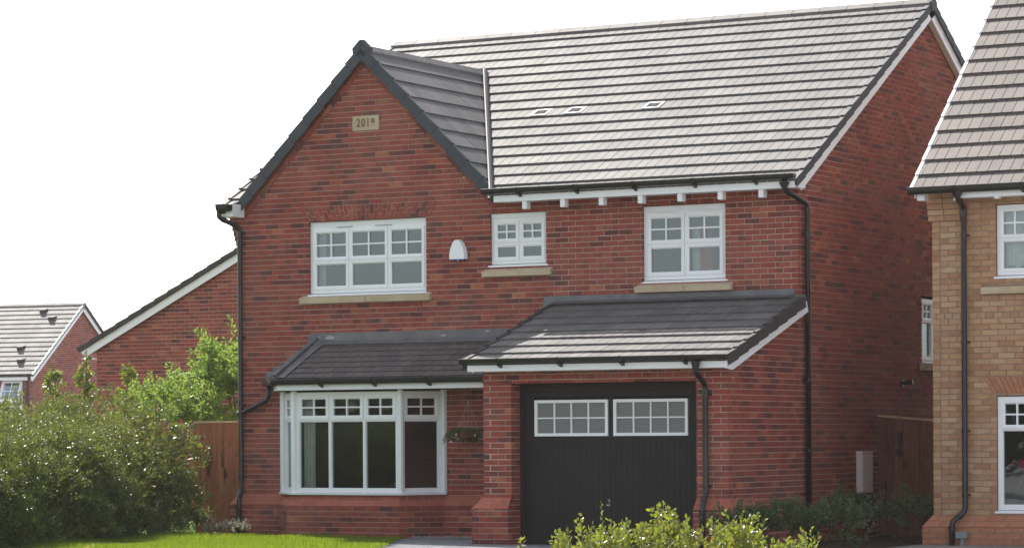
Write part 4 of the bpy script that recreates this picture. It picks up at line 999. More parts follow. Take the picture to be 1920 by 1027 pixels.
pipe('downpipe', H2, [(6.78, -.35, 4.56), (6.78, -.35, 4.45), (6.76, -.07, 4.36), (6.76, -.07, .40), (6.62, -.19, .28), (6.62, -.19, -.1)], clips=[(3.98, 6.76, -.07), (2.6, 6.76, -.07), (1.45, 6.76, -.07), (.62, 6.76, -.07)])
hop = MB(); hop.tube([(6.78, -.35, 4.54), (6.78, -.35, 4.46)], [.085, .04], 10); hop.build('gutter_outlet', 'black', H2)
eb = part('junction_box', 'greybox', H2, [(6.60+.07, 6.75+.07, .065, .15, .115, .19)]); part('conduit', 'greybox', eb, [(6.72, 6.77, -.1, .064, .12, .16)])
B2.finish(260); T3.finish(300)
BO.finish(60)

# ================================================================ gable end house on the left
H3 = thing('gable_end_house', 'red brick gable end with white bargeboard, left behind the fence and hedge', 'house')
B3 = Brickwork(M['brick']); Y3 = 11.2
F3 = frame((-15.70, Y3, 0), (1, 0, 0), (0, -1, 0)); S3 = .483; HW = 6.0
g3 = slab('gable_wall', F3, H3, [(0, 2*HW, -.1, 3.2), [(0, 3.2), (2*HW, 3.2), (HW, 3.2+HW*S3)]])
B3.lay(g3, F3, [(0, 0), (HW, 0), (HW, 3.19+HW*S3), (0, 3.19)], phase=0)
slab('side_wall', frame((-15.7, Y3, 0), (0, 1, 0), (-1, 0, 0)), H3, [(0, 9, -.1, 3.2)], mat='brick'); slab('side_wall', frame((-15.7+2*HW, Y3, 0), (0, 1, 0), (1, 0, 0)), H3, [(0, 9, -.1, 3.2)], mat='brick')
c3 = 1/math.sqrt(1+S3*S3); T4 = Tiling(M['tile']); EX = -16.08; ZE = 3.12
LN3 = (HW+.32)/c3
Fa = sframe((EX, Y3-.12, ZE+.06), (0, 1, 0), (c3, 0, c3*S3)); Fb = sframe((EX+2*(HW+.32), Y3-.12, ZE+.06), (0, 1, 0), (-c3, 0, c3*S3))
for nm, Fx in (('roof_slope', Fa), ('roof_slope', Fb)):
    rf = roof_body(nm, [Fx(0, 0), Fx(9, 0), Fx(9, LN3), Fx(0, LN3)], H3)
    T4.lay(rf, Fx, rect(0, 9, 0, LN3), g=LN3/20); verge(rf, Fx, 0, LN3, LN3/20, -1, mat='verge_brown', drop=.07)
    b = MB(); b.prism([Fx(.03, -.0, -.03), Fx(.03, LN3, -.03), Fx(.03, LN3, -.19), Fx(.03, .1, -.19)], [Fx(.05, 0, -.03), Fx(.05, LN3, -.03), Fx(.05, LN3, -.19), Fx(.05, .1, -.19)], 0, True); b.build('barge_board', 'white', H3)
part('soffit', 'white', H3, [(-.3, -.0, 3.0, 3.02, -8, .1)], F=F3)
def wall_vis(c): 
    p = to_px(c); return p[0] < 450 and p[1] < 800
B3.finish(300, wall_vis); T4.finish(0)

# ================================================================ far house on the left
EX4 = CAM + (CF + CR*((62-960)/5600.) )*112; YW = R(8)
H4 = thing('far_house', 'most distant red brick house at the left edge, with small vents on its tiled roof', 'house')
c8, s8 = math.cos(YW), math.sin(YW)
X8 = Vector((c8, s8, 0)); Y8 = Vector((-s8, c8, 0))
C4 = CAM+(CF+CR*((62-960)/5600.)+UP*((818+5-703)/5600.))*112; ZE4 = C4.z; RUN, RISE = 3.97, 2.82; S4 = RISE/RUN
Ov = .15
G4 = Vector((C4.x, C4.y, 0))-X8*Ov+Y8*.25           # front right corner of the walls
F4 = frame(G4, X8*-1, Y8*-1)                         # u runs left along the front
F4s = frame(G4, Y8, X8)
B4 = Brickwork(M['brick']); DP = 2*(RUN-.25)
WB = (.43, 1.31, 1.5, ZE4-.14)                      # window on the front
wf4 = slab('front_wall', F4, H4, [(0, 7, -.1, ZE4-.1)], [WB]); ws4 = slab('side_wall', F4s, H4, [(0, DP, -.1, ZE4), [(0, ZE4), (DP, ZE4), (DP/2, ZE4+DP/2*S4)]], [(5.25, 5.95, 1.2, 3.30)])
B4.lay(wf4, F4, rect(0, 7, 1.0, ZE4-.08), [rz(WB)], phase=0, umin=par(.1125, 0)); B4.lay(ws4, F4s, rect(0, DP, 1.0, ZE4), [rz((5.25, 5.95, 1.2, 3.30))], phase=0, umin=par(0, .1125))
B4.lay(ws4, F4s, [(0, ZE4), (DP, ZE4), (DP/2, ZE4+DP/2*S4)], phase=0)
w7 = window(H4, F4, WB[0]+.02, WB[1]-.02, 1.55, WB[3]-.0, 1, [(1.55, 2.72, 1, 1)], d=-.04, fw=.06, sash=.05)
# its top light stands open on its hinges
q = MB(); zt, zb_ = WB[3]-.02, 2.76
ts_ = window(H4, frame(F4(0, 0, .0), X8*-1, Y8*-1), WB[0]+.0, WB[1]-.0, zb_, zt, 1, [(zb_, zt, 2, 2)], d=-.02, fw=.06, sash=.05, sill=False, name='open_top_light')
piv = F4(0, zt, 0); rot = Matrix.Translation(piv) @ Matrix.Rotation(R(24), 4, X8*-1) @ Matrix.Translation(-piv)
ts_.matrix_world = rot
part('window_sill', 'stone', wf4, [(WB[0]-.15, WB[1]+.15, 1.36, 1.5, -.05, .07)], F=F4)
w8 = window(H4, F4s, 5.27, 5.93, 1.25, 3.28, 1, [(1.25, 2.4, 1, 1), (2.4, 3.28, 2, 2)], d=-.02, fw=.06, sash=.05)
room('room_wall', -31.5, -25, 27, 30, 0, 3.5, None) if False else None
rb = MB(); P_ = [F4(.2, 0, -.6), F4(3, 0, -.6), F4(3, 4, -.6), F4(.2, 4, -.6)]; rb.face(P_); rb.build('room_wall', 'plaster', H4, recalc=False)
T5 = Tiling(M['tile']); c4 = 1/math.sqrt(1+S4*S4); L4 = RUN/c4
Ff = sframe(C4, X8*-1, Vector((Y8.x*c4, Y8.y*c4, c4*S4))); Fk = sframe(C4+Y8*2*RUN, X8*-1, Vector((-Y8.x*c4, -Y8.y*c4, c4*S4)))
for Fx in (Ff, Fk):
    rf = roof_body('roof_slope', [Fx(0, 0), Fx(8, 0), Fx(8, L4), Fx(0, L4)], H4)
    if Fx is Ff: T5.lay(rf, Fx, rect(.01, 8, 0, L4), g=L4/15.2); r4 = rf
    verge(rf, Fx, 0, L4, L4/15.2, -1, mat='verge' if Fx is Fk else 'greybox', up=.05, drop=.07)
    b = MB(); b.prism([Fx(.05, -.1, -.03), Fx(.05, L4, -.03), Fx(.05, L4, -.22), Fx(.05, -.1, -.22)], [Fx(.07, -.1, -.03), Fx(.07, L4, -.03), Fx(.07, L4, -.22), Fx(.07, -.1, -.22)], 0, True); b.build('barge_board', 'white', H4)
T5.finish(300)
ridge(r4, C4+Y8*RUN+UP*RISE-X8*8, C4+Y8*RUN+UP*RISE+X8*.03, M['tile'], s1=S4, s2=S4, w_=.13, h=.1)
gutter('gutter', H4, C4+UP*.05-X8*7-Y8*-.0, C4+UP*.05, Y8*-1, brackets=False); part('fascia', 'white', H4, [(.1, 7, ZE4-.18, ZE4-.06, .2, .22)], F=F4)
pipe('downpipe', H4, [F4(.75-.55, ZE4-.1, .2), F4(.2, ZE4-.2, .1), F4(.2, ZE4-.4, .08), F4(.2, 0, .08)], r=.04)
for px_, py_ in ((82, 587), (98, 601), (39, 656), (39, 680)):
    d_ = CF+CR*((px_-960)/5600.)+UP*((818+5-py_)/5600.); nrm = Ff.N; t = (C4-CAM).dot(nrm)/d_.dot(nrm); P0 = CAM+d_*t-C4
    u_, v_ = P0.dot(Ff.U), P0.dot(Ff.V); q = MB()
    q.prism([Ff(u_-.13, v_-.02, .03), Ff(u_+.13, v_-.02, .03), Ff(u_+.10, v_-.02, .17), Ff(u_-.10, v_-.02, .17)], [Ff(u_-.14, v_+.28, .0), Ff(u_+.14, v_+.28, .0), Ff(u_+.13, v_+.28, .03), Ff(u_-.13, v_+.28, .03)], 0, True)
    q.build('roof_vent', 'verge_brown', r4)
def vis4(c): p = to_px(c); return p[1] < 790
B4.finish(300, vis4)
# ================================================================ fences
def fence(name, label, A, B, z0, zA, zB, mat, bw=.10, gap=.0, cap='wood_top', group=None, lap=True):
    A = Vector((*A, 0)); B = Vector((*B, 0)); t = thing(name, label, 'fence', group=group); F = frame(A, B-A, (B-A).cross(UP))
    if F.N.y > 0: F = frame(A, B-A, -(B-A).cross(UP))
    L = (B-A).length; n = int(L/bw)
    for k in range(n):
        u = k*bw; e = .0 if k % 2 or not lap else .006
        def zt(u): return zA+(zB-zA)*u/L
        q = MB(); q.prism([F(u+.004, z0, e+.014), F(u+bw-.005, z0, e+.004), F(u+bw-.005, zt(u+bw), e+.004), F(u+.004, zt(u), e+.014)], [F(u+.002, z0, e-.006), F(u+bw-.003, z0, e-.012), F(u+bw-.003, zt(u+bw), e-.012), F(u+.002, zt(u), e-.006)], random.random(), True)
        q.build('board', mat, t)
    q = MB(); q.prism([F(-.0, zA+.001, .03), F(L, zB+.001, .03), F(L, zB+.03, .03), F(0, zA+.03, .03)], [F(0, zA+.001, -.05), F(L, zB+.001, -.05), F(L, zB+.03, -.05), F(0, zA+.03, -.05)], 0, True); q.build('capping_rail', cap, t)
    q = MB()
    for z in (.3, .9, 1.45): q.box(F, 0, L, z, z+.04, -.06, -.02)
    for z in (.3, .9, 1.45):
        q2 = MB(); q2.box(F, 0, L, z, z+.04, -.06, -.02); q2.build('rail', mat, t)
    return t
fence('wooden_fence', 'reddish brown wooden fence panel between the hedge and the house corner', (-5.78, .5), (-4.66, .5), -.03, 1.64, 1.645, 'wood', .105, group='wooden garden fences')
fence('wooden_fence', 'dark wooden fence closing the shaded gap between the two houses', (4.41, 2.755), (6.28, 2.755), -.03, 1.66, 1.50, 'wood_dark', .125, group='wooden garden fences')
fence('wooden_fence', 'low wooden garden fence glimpsed behind the leaves at the far left', (-22, 8.5), (-8.6, 8.6), -.03, 1.40, 1.40, 'wood', .15, group='wooden garden fences')

# ================================================================ paving, gravel, grass
pv = bpy.data.objects['driveway']; FP = frame((-1.4, 0, -.022), (1, 0, 0), (0, 0, 1))
mb0 = MB(); mb0.prism([(.003, .003, .012), (.197, .003, .012), (.197, .097, .012), (.003, .097, .012)], [(0, 0, -.01), (.2, 0, -.01), (.2, .1, -.01), (0, .1, -.01)], 0)
po = mb0.build('paving_block', 'paver'); pm = po.data; bpy.data.objects.remove(po)
cnt = []
for r in range(0, 86):
    y = -.35-(r+1)*.1
    for k in range(0, 60):
        x = -1.6+k*.2+(r % 2)*.1; xe = -1.42+(-.62-y)*.487 if y < -.62 else -1.42
        if x < xe or x > 3: continue
        if y > -2.4 and x+.2 > .65: continue
        cnt.append((x, y))
cnt.sort(key=lambda c: (Vector((c[0], c[1], 0))-Vector((-.6, -2.0, 0))).length)
rest = MB()
for i, (x, y) in enumerate(cnt):
    z = -.022+random.gauss(0, .0012)
    if i < 300:
        o = bpy.data.objects.new('paving_block', pm); col.objects.link(o); o.parent = pv; o.location = (x, y, z)
    else: rest.prism([(x+.003, y+.003, z+.012), (x+.197, y+.003, z+.012), (x+.197, y+.097, z+.012), (x+.003, y+.097, z+.012)], [(x, y, z-.01), (x+.2, y, z-.01), (x+.2, y+.1, z-.01), (x, y+.1, z-.01)])
rest.build('block_paving', 'paver', pv, kind='stuff')
gvl = MB()
for i in range(1500):
    x = random.uniform(-1.75, .62); y = -.14-random.random()*.22 if x > -.95 else -.32-random.random()*.2*(1 if x < -1 else 1)
    s_ = random.uniform(.012, .03); c = Vector((x, y, -.015+s_*.4)); th = random.random()*6.28
    top = [c+Vector((math.cos(th+a)*s_*random.uniform(.7, 1), math.sin(th+a)*s_, 0)) for a in (0, 1.3, 2.5, 3.8, 5.0)]; tip = c+UP*s_*.6; r_ = random.random()
    for a in range(5): gvl.face([top[a], top[(a+1) % 5], tip], r_)
tag(gvl.build('gravel', 'gravel', recalc=False), 'pale gravel strip between the paving and the red house wall', None, kind='stuff')

def leaves(name, C, D, S, mat, parent=None, ratio=.55, fold=.18, six=False, kind='stuff', rnd=None, label=None):
    C = np.asarray(C, float); D = np.asarray(D, float); S = np.asarray(S, float); n = len(C)
    D /= np.linalg.norm(D, axis=1)[:, None]+1e-9
    q = rng.normal(size=(n, 3)); X = np.cross(D, q); X /= np.linalg.norm(X, axis=1)[:, None]+1e-9; Nn = np.cross(X, D)
    s = S[:, None]; wv = X*s*ratio/2; up = Nn*s*fold
    if six:
        V = np.stack([C, C+D*s*.3+wv*.92+up*.6, C+D*s*.66+wv*.85+up*.7, C+D*s, C+D*s*.66-wv*.85+up*.7, C+D*s*.3-wv*.92+up*.6], 1); k = 6
        idx = np.array([0, 1, 2, 3, 0, 3, 4, 5]); sizes = 4
    else:
        V = np.stack([C, C+D*s*.45+wv+up, C+D*s, C+D*s*.45-wv+up], 1); k = 4; idx = np.array([0, 1, 2, 0, 2, 3]); sizes = 3
    me = bpy.data.meshes.new(name); me.vertices.add(n*k); me.vertices.foreach_set('co', V.reshape(-1))
    L = (np.arange(n)[:, None]*k+idx[None]).reshape(-1).astype(np.int32); me.loops.add(len(L)); me.loops.foreach_set('vertex_index', L)
    nf = n*2; me.polygons.add(nf); me.polygons.foreach_set('loop_start', (np.arange(nf)*sizes).astype(np.int32)); me.polygons.foreach_set('loop_total', np.full(nf, sizes, np.int32))
    a = me.attributes.new('rnd', 'FLOAT', 'FACE'); rr = rng.random(n) if rnd is None else rnd; a.data.foreach_set('value', np.repeat(rr, 2))
    me.update(calc_edges=True); me.materials.append(M[mat]); o = bpy.data.objects.new(name, me); col.objects.link(o)
    if parent: o.parent = parent
    if kind: o['kind'] = kind
    if label: o['label'] = label
    return o
# lawn: blades where the photograph shows them
n = 60000
gx = rng.uniform(-6.2, 1.3, n*2); gy = rng.uniform(-7.4, -.02, n*2)
ok = (gx < -1.40+np.where(gy < -.62, (-.62-gy)*.487, 0)) & (gx > -5.6) & ~((gy > -.75) & (gx > -4.0) & (gx < -.9) & (gy > -.66)) & ~((gy > -.12))
gx, gy = gx[ok], gy[ok]; n = len(gx)
D = np.stack([rng.normal(0, .35, n), rng.normal(0, .35, n), np.ones(n)], 1)
leaves('grass', np.stack([gx, gy, np.full(n, -.03)], 1), D, rng.uniform(.03, .085, n)*(1+.35*np.sin(gx*3)*np.cos(gy*2.3)), 'grass', ratio=.1, fold=.0, label='bright green mown lawn in front of the bay window')

# ================================================================ plants
def shoot(S, start, d, L, n, leaf, bend=.25, spread=.9, r0=.006, stems=None, droop=0., twist=2.4, start_t=.12):
    """one leafy shoot: appends leaf bases, axes, sizes to S; its stem to stems"""
    p = np.array(start, float); d = np.array(d, float); d /= np.linalg.norm(d); seg = 7; pts = [p.copy()]; dirs = [d.copy()]
    b = rng.normal(0, bend, 3)
    for k in range(seg):
        d = d+b/seg+np.array([0, 0, -droop/seg]); d /= np.linalg.norm(d); p = p+d*L/seg; pts.append(p.copy()); dirs.append(d.copy())
    if stems is not None: stems.tube([Vector(q) for q in pts], [r0*(1-.75*i/seg) for i in range(seg+1)], 5, cap=False)
    a = rng.random()*6.28
    for i in range(n):
        t = start_t+(1-start_t)*(i+rng.random()*.5)/n; f = min(t*seg, seg-.001); j = int(f); q = pts[j]+(pts[j+1]-pts[j])*(f-j); dd = dirs[j]
        x = np.cross(dd, [.3, .5, .8]); x /= np.linalg.norm(x)+1e-9; y = np.cross(dd, x); a += twist+rng.normal(0, .3)
        ax = (x*math.cos(a)+y*math.sin(a))*spread+dd*(.5+.5*t)+rng.normal(0, .18, 3)+np.array([0, 0, -droop*.6])
        S.append((q, ax, leaf*rng.uniform(.65, 1.15)*(1-.35*max(0, t-.8)/.2)))
def finish_plant(t, S, stems, mat, bark='bark', singles=0, **k):
    C = np.array([s[0] for s in S]); D = np.array([s[1] for s in S]); Z = np.array([s[2] for s in S])
    stems.build('stem', bark, t, recalc=False, kind='stuff')
    if singles:
        dist = (C-np.array(CAM))@np.array(CF); px_ = [to_px(c) for c in C]
        vis = np.array([(0 < p[0] < 1920 and p[1] < 1030) for p in px_]); order = np.argsort(np.where(vis, -Z/dist, 9))[:singles]
        base = MB(); G = lambda x, y, z: (x, y, z); r = k.get('ratio', .55)/2; f = k.get('fold', .18)
        v = [(0, 0, 0), (.3, r*.92, f*.6), (.66, r*.85, f*.7), (1, 0, 0), (.66, -r*.85, f*.7), (.3, -r*.92, f*.6)]
        base.face([v[0], v[1], v[2], v[3]]); base.face([v[0], v[3], v[4], v[5]]); bo = base.build('leaf', mat, recalc=False); bm_ = bo.data; bpy.data.objects.remove(bo)
        for i in order:
            o = bpy.data.objects.new('leaf', bm_); col.objects.link(o); o.parent = t
            x = Vector(D[i]).normalized(); q = Vector(rng.normal(size=3)); y = x.cross(q).normalized(); z = x.cross(y)
            mm = Matrix.Identity(4)
            for a_ in range(3): mm[a_][0] = x[a_]*Z[i]; mm[a_][1] = y[a_]*Z[i]; mm[a_][2] = z[a_]*Z[i]; mm[a_][3] = C[i][a_]
            o.matrix_local = mm
        keep = np.ones(len(C), bool); keep[order] = False; C, D, Z = C[keep], D[keep], Z[keep]
    leaves('foliage', C, D, Z, mat, t, **k)

# ---- clipped hedge running towards the street
hg = thing('hedge', 'long dense dark green hedge along the left side of the lawn', 'hedge')
A = np.array([-5.58, .0]); B = np.array([-3.45, -8.6]); Lh = np.linalg.norm(B-A); dh = (B-A)/Lh; nh = np.array([-dh[1], dh[0]]); nh = nh if nh[0] > 0 else -nh
def lump(t, z): return .16*np.sin(t*2.1+z*1.7)+.11*np.sin(t*5.3-z*4.1+1)+.07*np.sin(t*11+z*9)+.05*np.sin(t*23-z*17)
def hedge_pts(n, deep, zmax):
    t = rng.uniform(-.15, Lh+.6, n); th = rng.uniform(0, 1, n); out = np.zeros((n, 3)); nor = np.zeros((n, 3))
    # cross-section runs up the lawn side, over the top and down the back
    z = np.where(th < .55, th/.55*zmax, zmax); x = np.where(th < .55, 0, -(th-.55)/.45*1.9)
    z = z+np.where(th > .55, .12-.12*((th-.775)/.225)**2, 0)*1; z = z*(1.12-.04*np.clip(t, 0, 99)); lp = lump(t, z+x)*1.5; r = np.abs(rng.normal(0, deep, n))
    nx = np.where(th < .5, .95, np.where(th < .6, .7, .05)); nz = np.where(th < .5, .25, np.where(th < .6, .7, 1.))
    x = x+(lp-r)*nx-.6*np.clip(z-.7, 0, 2)**2; z = z+(lp*.8-r)*nz+.10*np.sin(t*1.3+2)
    P = A[None]+dh[None]*t[:, None]+nh[None]*x[:, None]
    out[:, :2] = P; out[:, 2] = np.maximum(z, .02); nor[:, :2] = nh[None]*nx[:, None]; nor[:, 2] = nz
    return out, nor
ZH = 1.47
P, Nr = hedge_pts(150000, .13, ZH)
D = Nr*.6+rng.normal(0, .7, P.shape)+np.array([0, 0, .25])
gap = (np.sin(P[:, 0]*6+P[:, 1]*5.1)*np.sin(P[:, 2]*7+P[:, 1]*3.3)+.6*np.sin(P[:, 1]*13+P[:, 2]*11)+rng.normal(0, .35, len(P))) > -.5
P, D = P[gap], D[gap]; leaves('foliage', P, D, rng.uniform(.022, .05, len(P)), 'hedge', hg, ratio=.6)
P, Nr = hedge_pts(14000, .35, ZH-.3); leaves('inner_foliage', P-np.append(nh*.25, 0)[None], Nr+rng.normal(0, .6, P.shape), rng.uniform(.09, .16, len(P)), 'hedge', hg, ratio=.7)
S = []; st = MB()
for i in range(520):                                   # sprigs breaking the outline
    t = rng.uniform(-.2, Lh+.4); x = -rng.uniform(.3, 1.9); p = A+dh*t+nh*x
    L = rng.uniform(.18, .5) if i % 5 else rng.uniform(.4, .75); shoot(S, (p[0], p[1], ZH*(1.12-.04*max(t, 0))-.15+.1*math.sin(t*1.3+2)), (rng.normal(0, .35)+.1, rng.normal(0, .35), 1), L, int(L*48), .05, bend=.5, r0=.004, stems=st)
for i in range(150):                                   # and out of the face
    t = rng.uniform(0.2, Lh); z = rng.uniform(.3, 1.35); p = A+dh*t+nh*(.02-.6*max(0, z-.7)**2); shoot(S, (p[0], p[1], z), (nh[0]*1+rng.normal(0, .3), nh[1]+rng.normal(0, .3), .5), rng.uniform(.15, .35), 13, .05, bend=.5, r0=.003, stems=st)
finish_plant(hg, S, st, 'hedge', ratio=.6)

# ---- elder behind the fence
def bush(name, label, cat, c, rad, n, L, leaf, mat, per=16, group=None, upright=.6, bark='bark', droop=.2, trunk=True, ratio=.45, base_z=0):
    t = thing(name, label, cat, group=group); S = []; st = MB(); c = np.array(c, float)
    if trunk:
        for k in range(7):
            a = rng.random()*6.28; e = c+np.array([math.cos(a)*rad[0]*.6, math.sin(a)*rad[1]*.6, rad[2]*rng.uniform(.0, .6)])
            b0 = np.array([c[0]+.12*math.cos(a), c[1]+.12*math.sin(a), base_z]); mid = (b0+e)/2+rng.normal(0, .1, 3)
            st.tube([Vector(b0), Vector(mid), Vector(e)], [.03, .02, .01], 6)
    for i in range(n):
        v = rng.normal(size=3); v /= np.linalg.norm(v); v[2] = abs(v[2]) if rng.random() < .75 else v[2]; r = rng.uniform(.25, 1)**.6
        lump_ = 1+.22*math.sin(v[0]*5+v[2]*4)+.15*math.sin(v[1]*9+v[2]*7)
        p = c+v*r*lump_*np.array(rad); d = v*.8+np.array([0, 0, upright])+rng.normal(0, .25, 3)
        shoot(S, p, d, L*rng.uniform(.6, 1.3), per, leaf, bend=.4, r0=.006, stems=st, droop=droop)
    finish_plant(t, S, st, mat, bark, ratio=ratio); return t
bush('elder_bush', 'tall bright green leafy bush rising over the wooden fence beside the house corner', 'bush', (-7.35, 4.5, 2.05), (1.3, .9, .85), 640, .42, .10, 'elder', per=17, upright=.8, group='green bushes behind the fence')
bush('elder_bush', 'lower sprawling green bush left of the tallest one, behind the hedge end', 'bush', (-8.25, 3.3, 1.65), (1.0, .8, .52), 380, .36, .085, 'elder', per=15, upright=.6, group='green bushes behind the fence')
# ---- cherry saplings
def sapling(label, x, y, h, spread, n, leaf=.11, name='sapling', lean=0.):
    t = thing(name, label, 'sapling', group='saplings above the hedge'); S = []; st = MB(); pts = [Vector((x+lean*k/8+.03*math.sin(k), y, h*k/8)) for k in range(9)]
    st.tube(pts, [.02*(1-.8*k/8)+.003 for k in range(9)], 6)
    for i in range(n):
        k = rng.uniform(.42, 1); z = h*k; a = rng.random()*6.28; sp = spread*(1.15-k)*1.4+.05
        shoot(S, (x+lean*k, y, z-.05), (math.cos(a), math.sin(a), .9), sp*rng.uniform(.5, 1), 11, leaf, bend=.5, droop=.9, stems=st, r0=.005, spread=.8)
    finish_plant(t, S, st, 'cherry', 'greenstem', ratio=.42)
sapling('slim upright sapling with drooping yellow green leaves, tallest over the hedge top', -8.27, 1.05, 2.80, .34, 60)
sapling('small leaning sapling to the right of the tallest one, above the hedge', -7.75, 1.2, 2.6, .36, 44, lean=.2)
sapling('young sapling with a slanting leafy branch, left of the tallest one', -8.45, .9, 2.5, .42, 44, lean=-.35)
sapling('thin sprig of green leaves in front of the far house window', -9.3, .2, 2.1, .38, 24, .09, lean=.1)
bush('bramble', 'rough yellow green growth at the left edge above the hedge', 'bush', (-9.5, -.2, 1.72), (.9, .6, .38), 130, .32, .07, 'cherry', per=12, upright=.5)
# ---- pale plant at the corner
bush('heather', 'low pale flowering plant at the foot of the left corner downpipe', 'plant', (-4.72, -.45, .05), (.16, .14, .08), 46, .13, .028, 'heather', per=16, trunk=False, upright=1, group='pale flowering plants at the house corner')
bush('heather', 'smaller pale flowering plant just right of the corner downpipe', 'plant', (-4.30, -.5, .05), (.13, .12, .08), 34, .14, .028, 'heather', per=16, trunk=False, upright=1, group='pale flowering plants at the house corner')
# ---- shaded shrubs by the side wall
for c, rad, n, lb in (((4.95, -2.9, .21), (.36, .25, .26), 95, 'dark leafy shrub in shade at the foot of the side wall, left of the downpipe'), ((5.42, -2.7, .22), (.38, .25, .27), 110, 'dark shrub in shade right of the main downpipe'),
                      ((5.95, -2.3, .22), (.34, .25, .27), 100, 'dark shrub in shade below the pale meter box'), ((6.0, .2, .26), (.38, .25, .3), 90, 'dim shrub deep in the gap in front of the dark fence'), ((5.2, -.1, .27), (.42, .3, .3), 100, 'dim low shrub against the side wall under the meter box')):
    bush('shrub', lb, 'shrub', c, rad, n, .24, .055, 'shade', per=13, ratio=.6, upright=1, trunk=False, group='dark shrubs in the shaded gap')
bush('hedge_sprout', 'small tuft of leaves at the foot of the fence beside the hedge end', 'bush', (-5.35, -.1, .12), (.22, .16, .16), 60, .2, .04, 'hedge', per=12, trunk=False, upright=1, ratio=.6)
# ---- sunlit shrubs in the foreground
def at(u, d, z=0.): 
    p = CAM+(CF+CR*((u-960)/5600.))*d; return np.array([p.x, p.y, z])
def front(label, u0, u1, d, tops, n, singles, leaf=.042, seed=0, base_w=.35):
    t = thing('front_shrub', label, 'shrub', group='sunlit shrubs along the front'); S = []; st = MB()
    for i in range(n):
        u = rng.uniform(u0, u1); vt = np.interp(u, [q[0] for q in tops], [q[1] for q in tops]); dd = d+rng.uniform(-.35, .5)
        z1 = 1.41-(vt+abs(rng.normal(0, 20))-4-818)*dd/5600; b0 = at((u+ (u0+u1)/2)/2, dd, .0); e = at(u, dd, z1); v = e-b0; L = np.linalg.norm(v)
        st.tube([Vector(b0), Vector(b0+v*.5+rng.normal(0, .01, 3))], [.007, .005], 5, cap=False)
        shoot(S, b0+v*.5, v+rng.normal(0, .04, 3), L*.5, 14, leaf, bend=.12, stems=st, r0=.0045, spread=1.0, start_t=.3)
        for j in range(2):
            k = rng.uniform(.62, .93); shoot(S, b0+v*k, v*.5+np.append(rng.normal(0, .35, 2), .1), rng.uniform(.07, .16), 7, leaf, bend=.4, stems=st, r0=.003)
    finish_plant(t, S, st, 'front', 'greenstem', singles=singles, six=True, ratio=.62)
front('sunlit yellow green shrub in front of the garage door, left of its handle', 1045, 1160, 20.0, [(1045, 1004), (1060, 985), (1090, 962), (1112, 990), (1140, 985), (1160, 972)], 34, 110)
front('sunlit yellow green shrub in front of the right half of the garage door', 1150, 1310, 20.3, [(1150, 978), (1165, 968), (1184, 996), (1202, 972), (1222, 985), (1238, 944), (1268, 955), (1290, 998), (1310, 975)], 50, 190)
front('sunlit shrub before the right garage pier and downpipe', 1310, 1440, 19.8, [(1310, 978), (1330, 962), (1352, 990), (1372, 975), (1392, 957), (1422, 972), (1440, 1012)], 38, 140)
front('small sunlit spray of leaves at the right end of the front planting', 1440, 1545, 19.5, [(1440, 1015), (1480, 1000), (1530, 985), (1545, 995)], 12, 60)
front('single upright sprig of green leaves left of the charcoal garage door', 925, 982, 19.5, [(925, 1022), (960, 1006), (982, 996)], 4, 40)
front('tiny tips of green leaves over the lawn at the bottom left', 135, 290, 19.5, [(135, 1018), (190, 1016), (230, 1010), (290, 1018)], 6, 40)
t = thing('front_shrub', 'one tall bare shoot with a few yellow leaves against the charcoal door', 'shrub'); S = []; st = MB()
b0 = at(1142, 20, .3); e = at(1120, 20, 1.41-(938-818)*20/5600); shoot(S, b0, e-b0, np.linalg.norm(e-b0), 16, .038, bend=.05, stems=st, r0=.005, start_t=.45); finish_plant(t, S, st, 'front', 'greenstem', singles=16, six=True, ratio=.6)
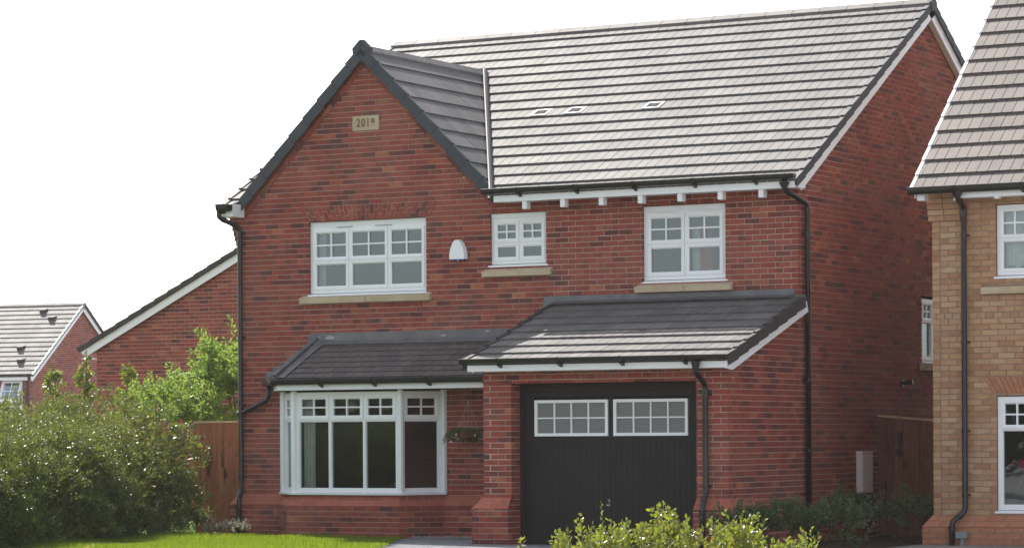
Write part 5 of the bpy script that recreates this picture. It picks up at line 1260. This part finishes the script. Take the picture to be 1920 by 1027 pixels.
# ---- hanging basket by the bay window
hb_ = thing('hanging_basket', 'small hanging basket of trailing pink flowers right of the bay window', 'hanging basket'); c = Vector((-.52, -.33, 1.50))
q = MB(); q.tube([c+UP*-.16, c+UP*-.10, c+UP*0, c+UP*.02], [.06, .13, .16, .165], 12); q.build('basket', 'wood_dark', hb_)
for k in range(3):
    a = k*2.09; q = MB(); q.tube([c+Vector((.15*math.cos(a), .15*math.sin(a), .02)), c+UP*.42], .0035, 4); q.build('chain', 'zinc', hb_)
q = MB(); q.tube([c+UP*.42, c+UP*.60], .004, 4); q.build('hook', 'black', hb_)
S = []; st = MB(); fl = MB()
for k in range(60):
    a = rng.random()*6.28; L = rng.uniform(.1, .38); p = (c.x+.13*math.cos(a), c.y+.13*math.sin(a), c.z+.03); shoot(S, p, (math.cos(a), math.sin(a), .5), L, int(L*45)+3, .035, droop=2.6, stems=st, r0=.002)
    if k % 5 == 0:
        s_ = S[-1-int(rng.random()*6)][0]; o_ = Vector(s_)+Vector((rng.normal(0, .01), -.02, 0))
        for b in range(5): t_ = b*1.257; fl.face([o_, o_+Vector((math.cos(t_)*.017, -.004, math.sin(t_)*.017)), o_+Vector((math.cos(t_+.8)*.019, -.003, math.sin(t_+.8)*.019))])
finish_plant(hb_, S, st, 'shade', 'greenstem', ratio=.6); fl.build('flower', 'pink', hb_, recalc=False, kind='stuff')
# ---- trees across the street, mirrored in the glass
n = 26000; a = rng.uniform(0, 1, n); x = rng.uniform(-75, 8, n); zt = 4.6+1.3*np.sin(x*.35)+.8*np.sin(x*.9+1)
P = np.stack([x, -60-rng.uniform(0, 5, n)+.8*np.sin(x*1.1), a**.8*zt], 1); leaves('far_trees', P, rng.normal(size=P.shape)+np.array([0, 0, .3]), rng.uniform(.35, .8, n), 'wood_far', ratio=.8, label='dark green trees across the street, mirrored in the window glass')

# ================================================================ faint haze volume, added to lift the blacks
hz = MB(); hz.box(frame((0, 0, 0), (1, 0, 0), (0, -1, 0)), -305, 305, -1.05, 9.6, -305, 305); hz = hz.build('added_haze', M['white'])
hm = bpy.data.materials.new('added_haze'); hm.use_nodes = True; t = hm.node_tree; t.nodes.remove(t.nodes['Principled BSDF'])
pvn = t.nodes.new('ShaderNodeVolumePrincipled'); pvn.inputs['Color'].default_value = (1, .97, .94, 1); pvn.inputs['Density'].default_value = .00026; pvn.inputs['Anisotropy'].default_value = .2
t.links.new(pvn.outputs[0], t.nodes['Material Output'].inputs['Volume']); hz.data.materials.clear(); hz.data.materials.append(hm); hz['kind'] = 'stuff'
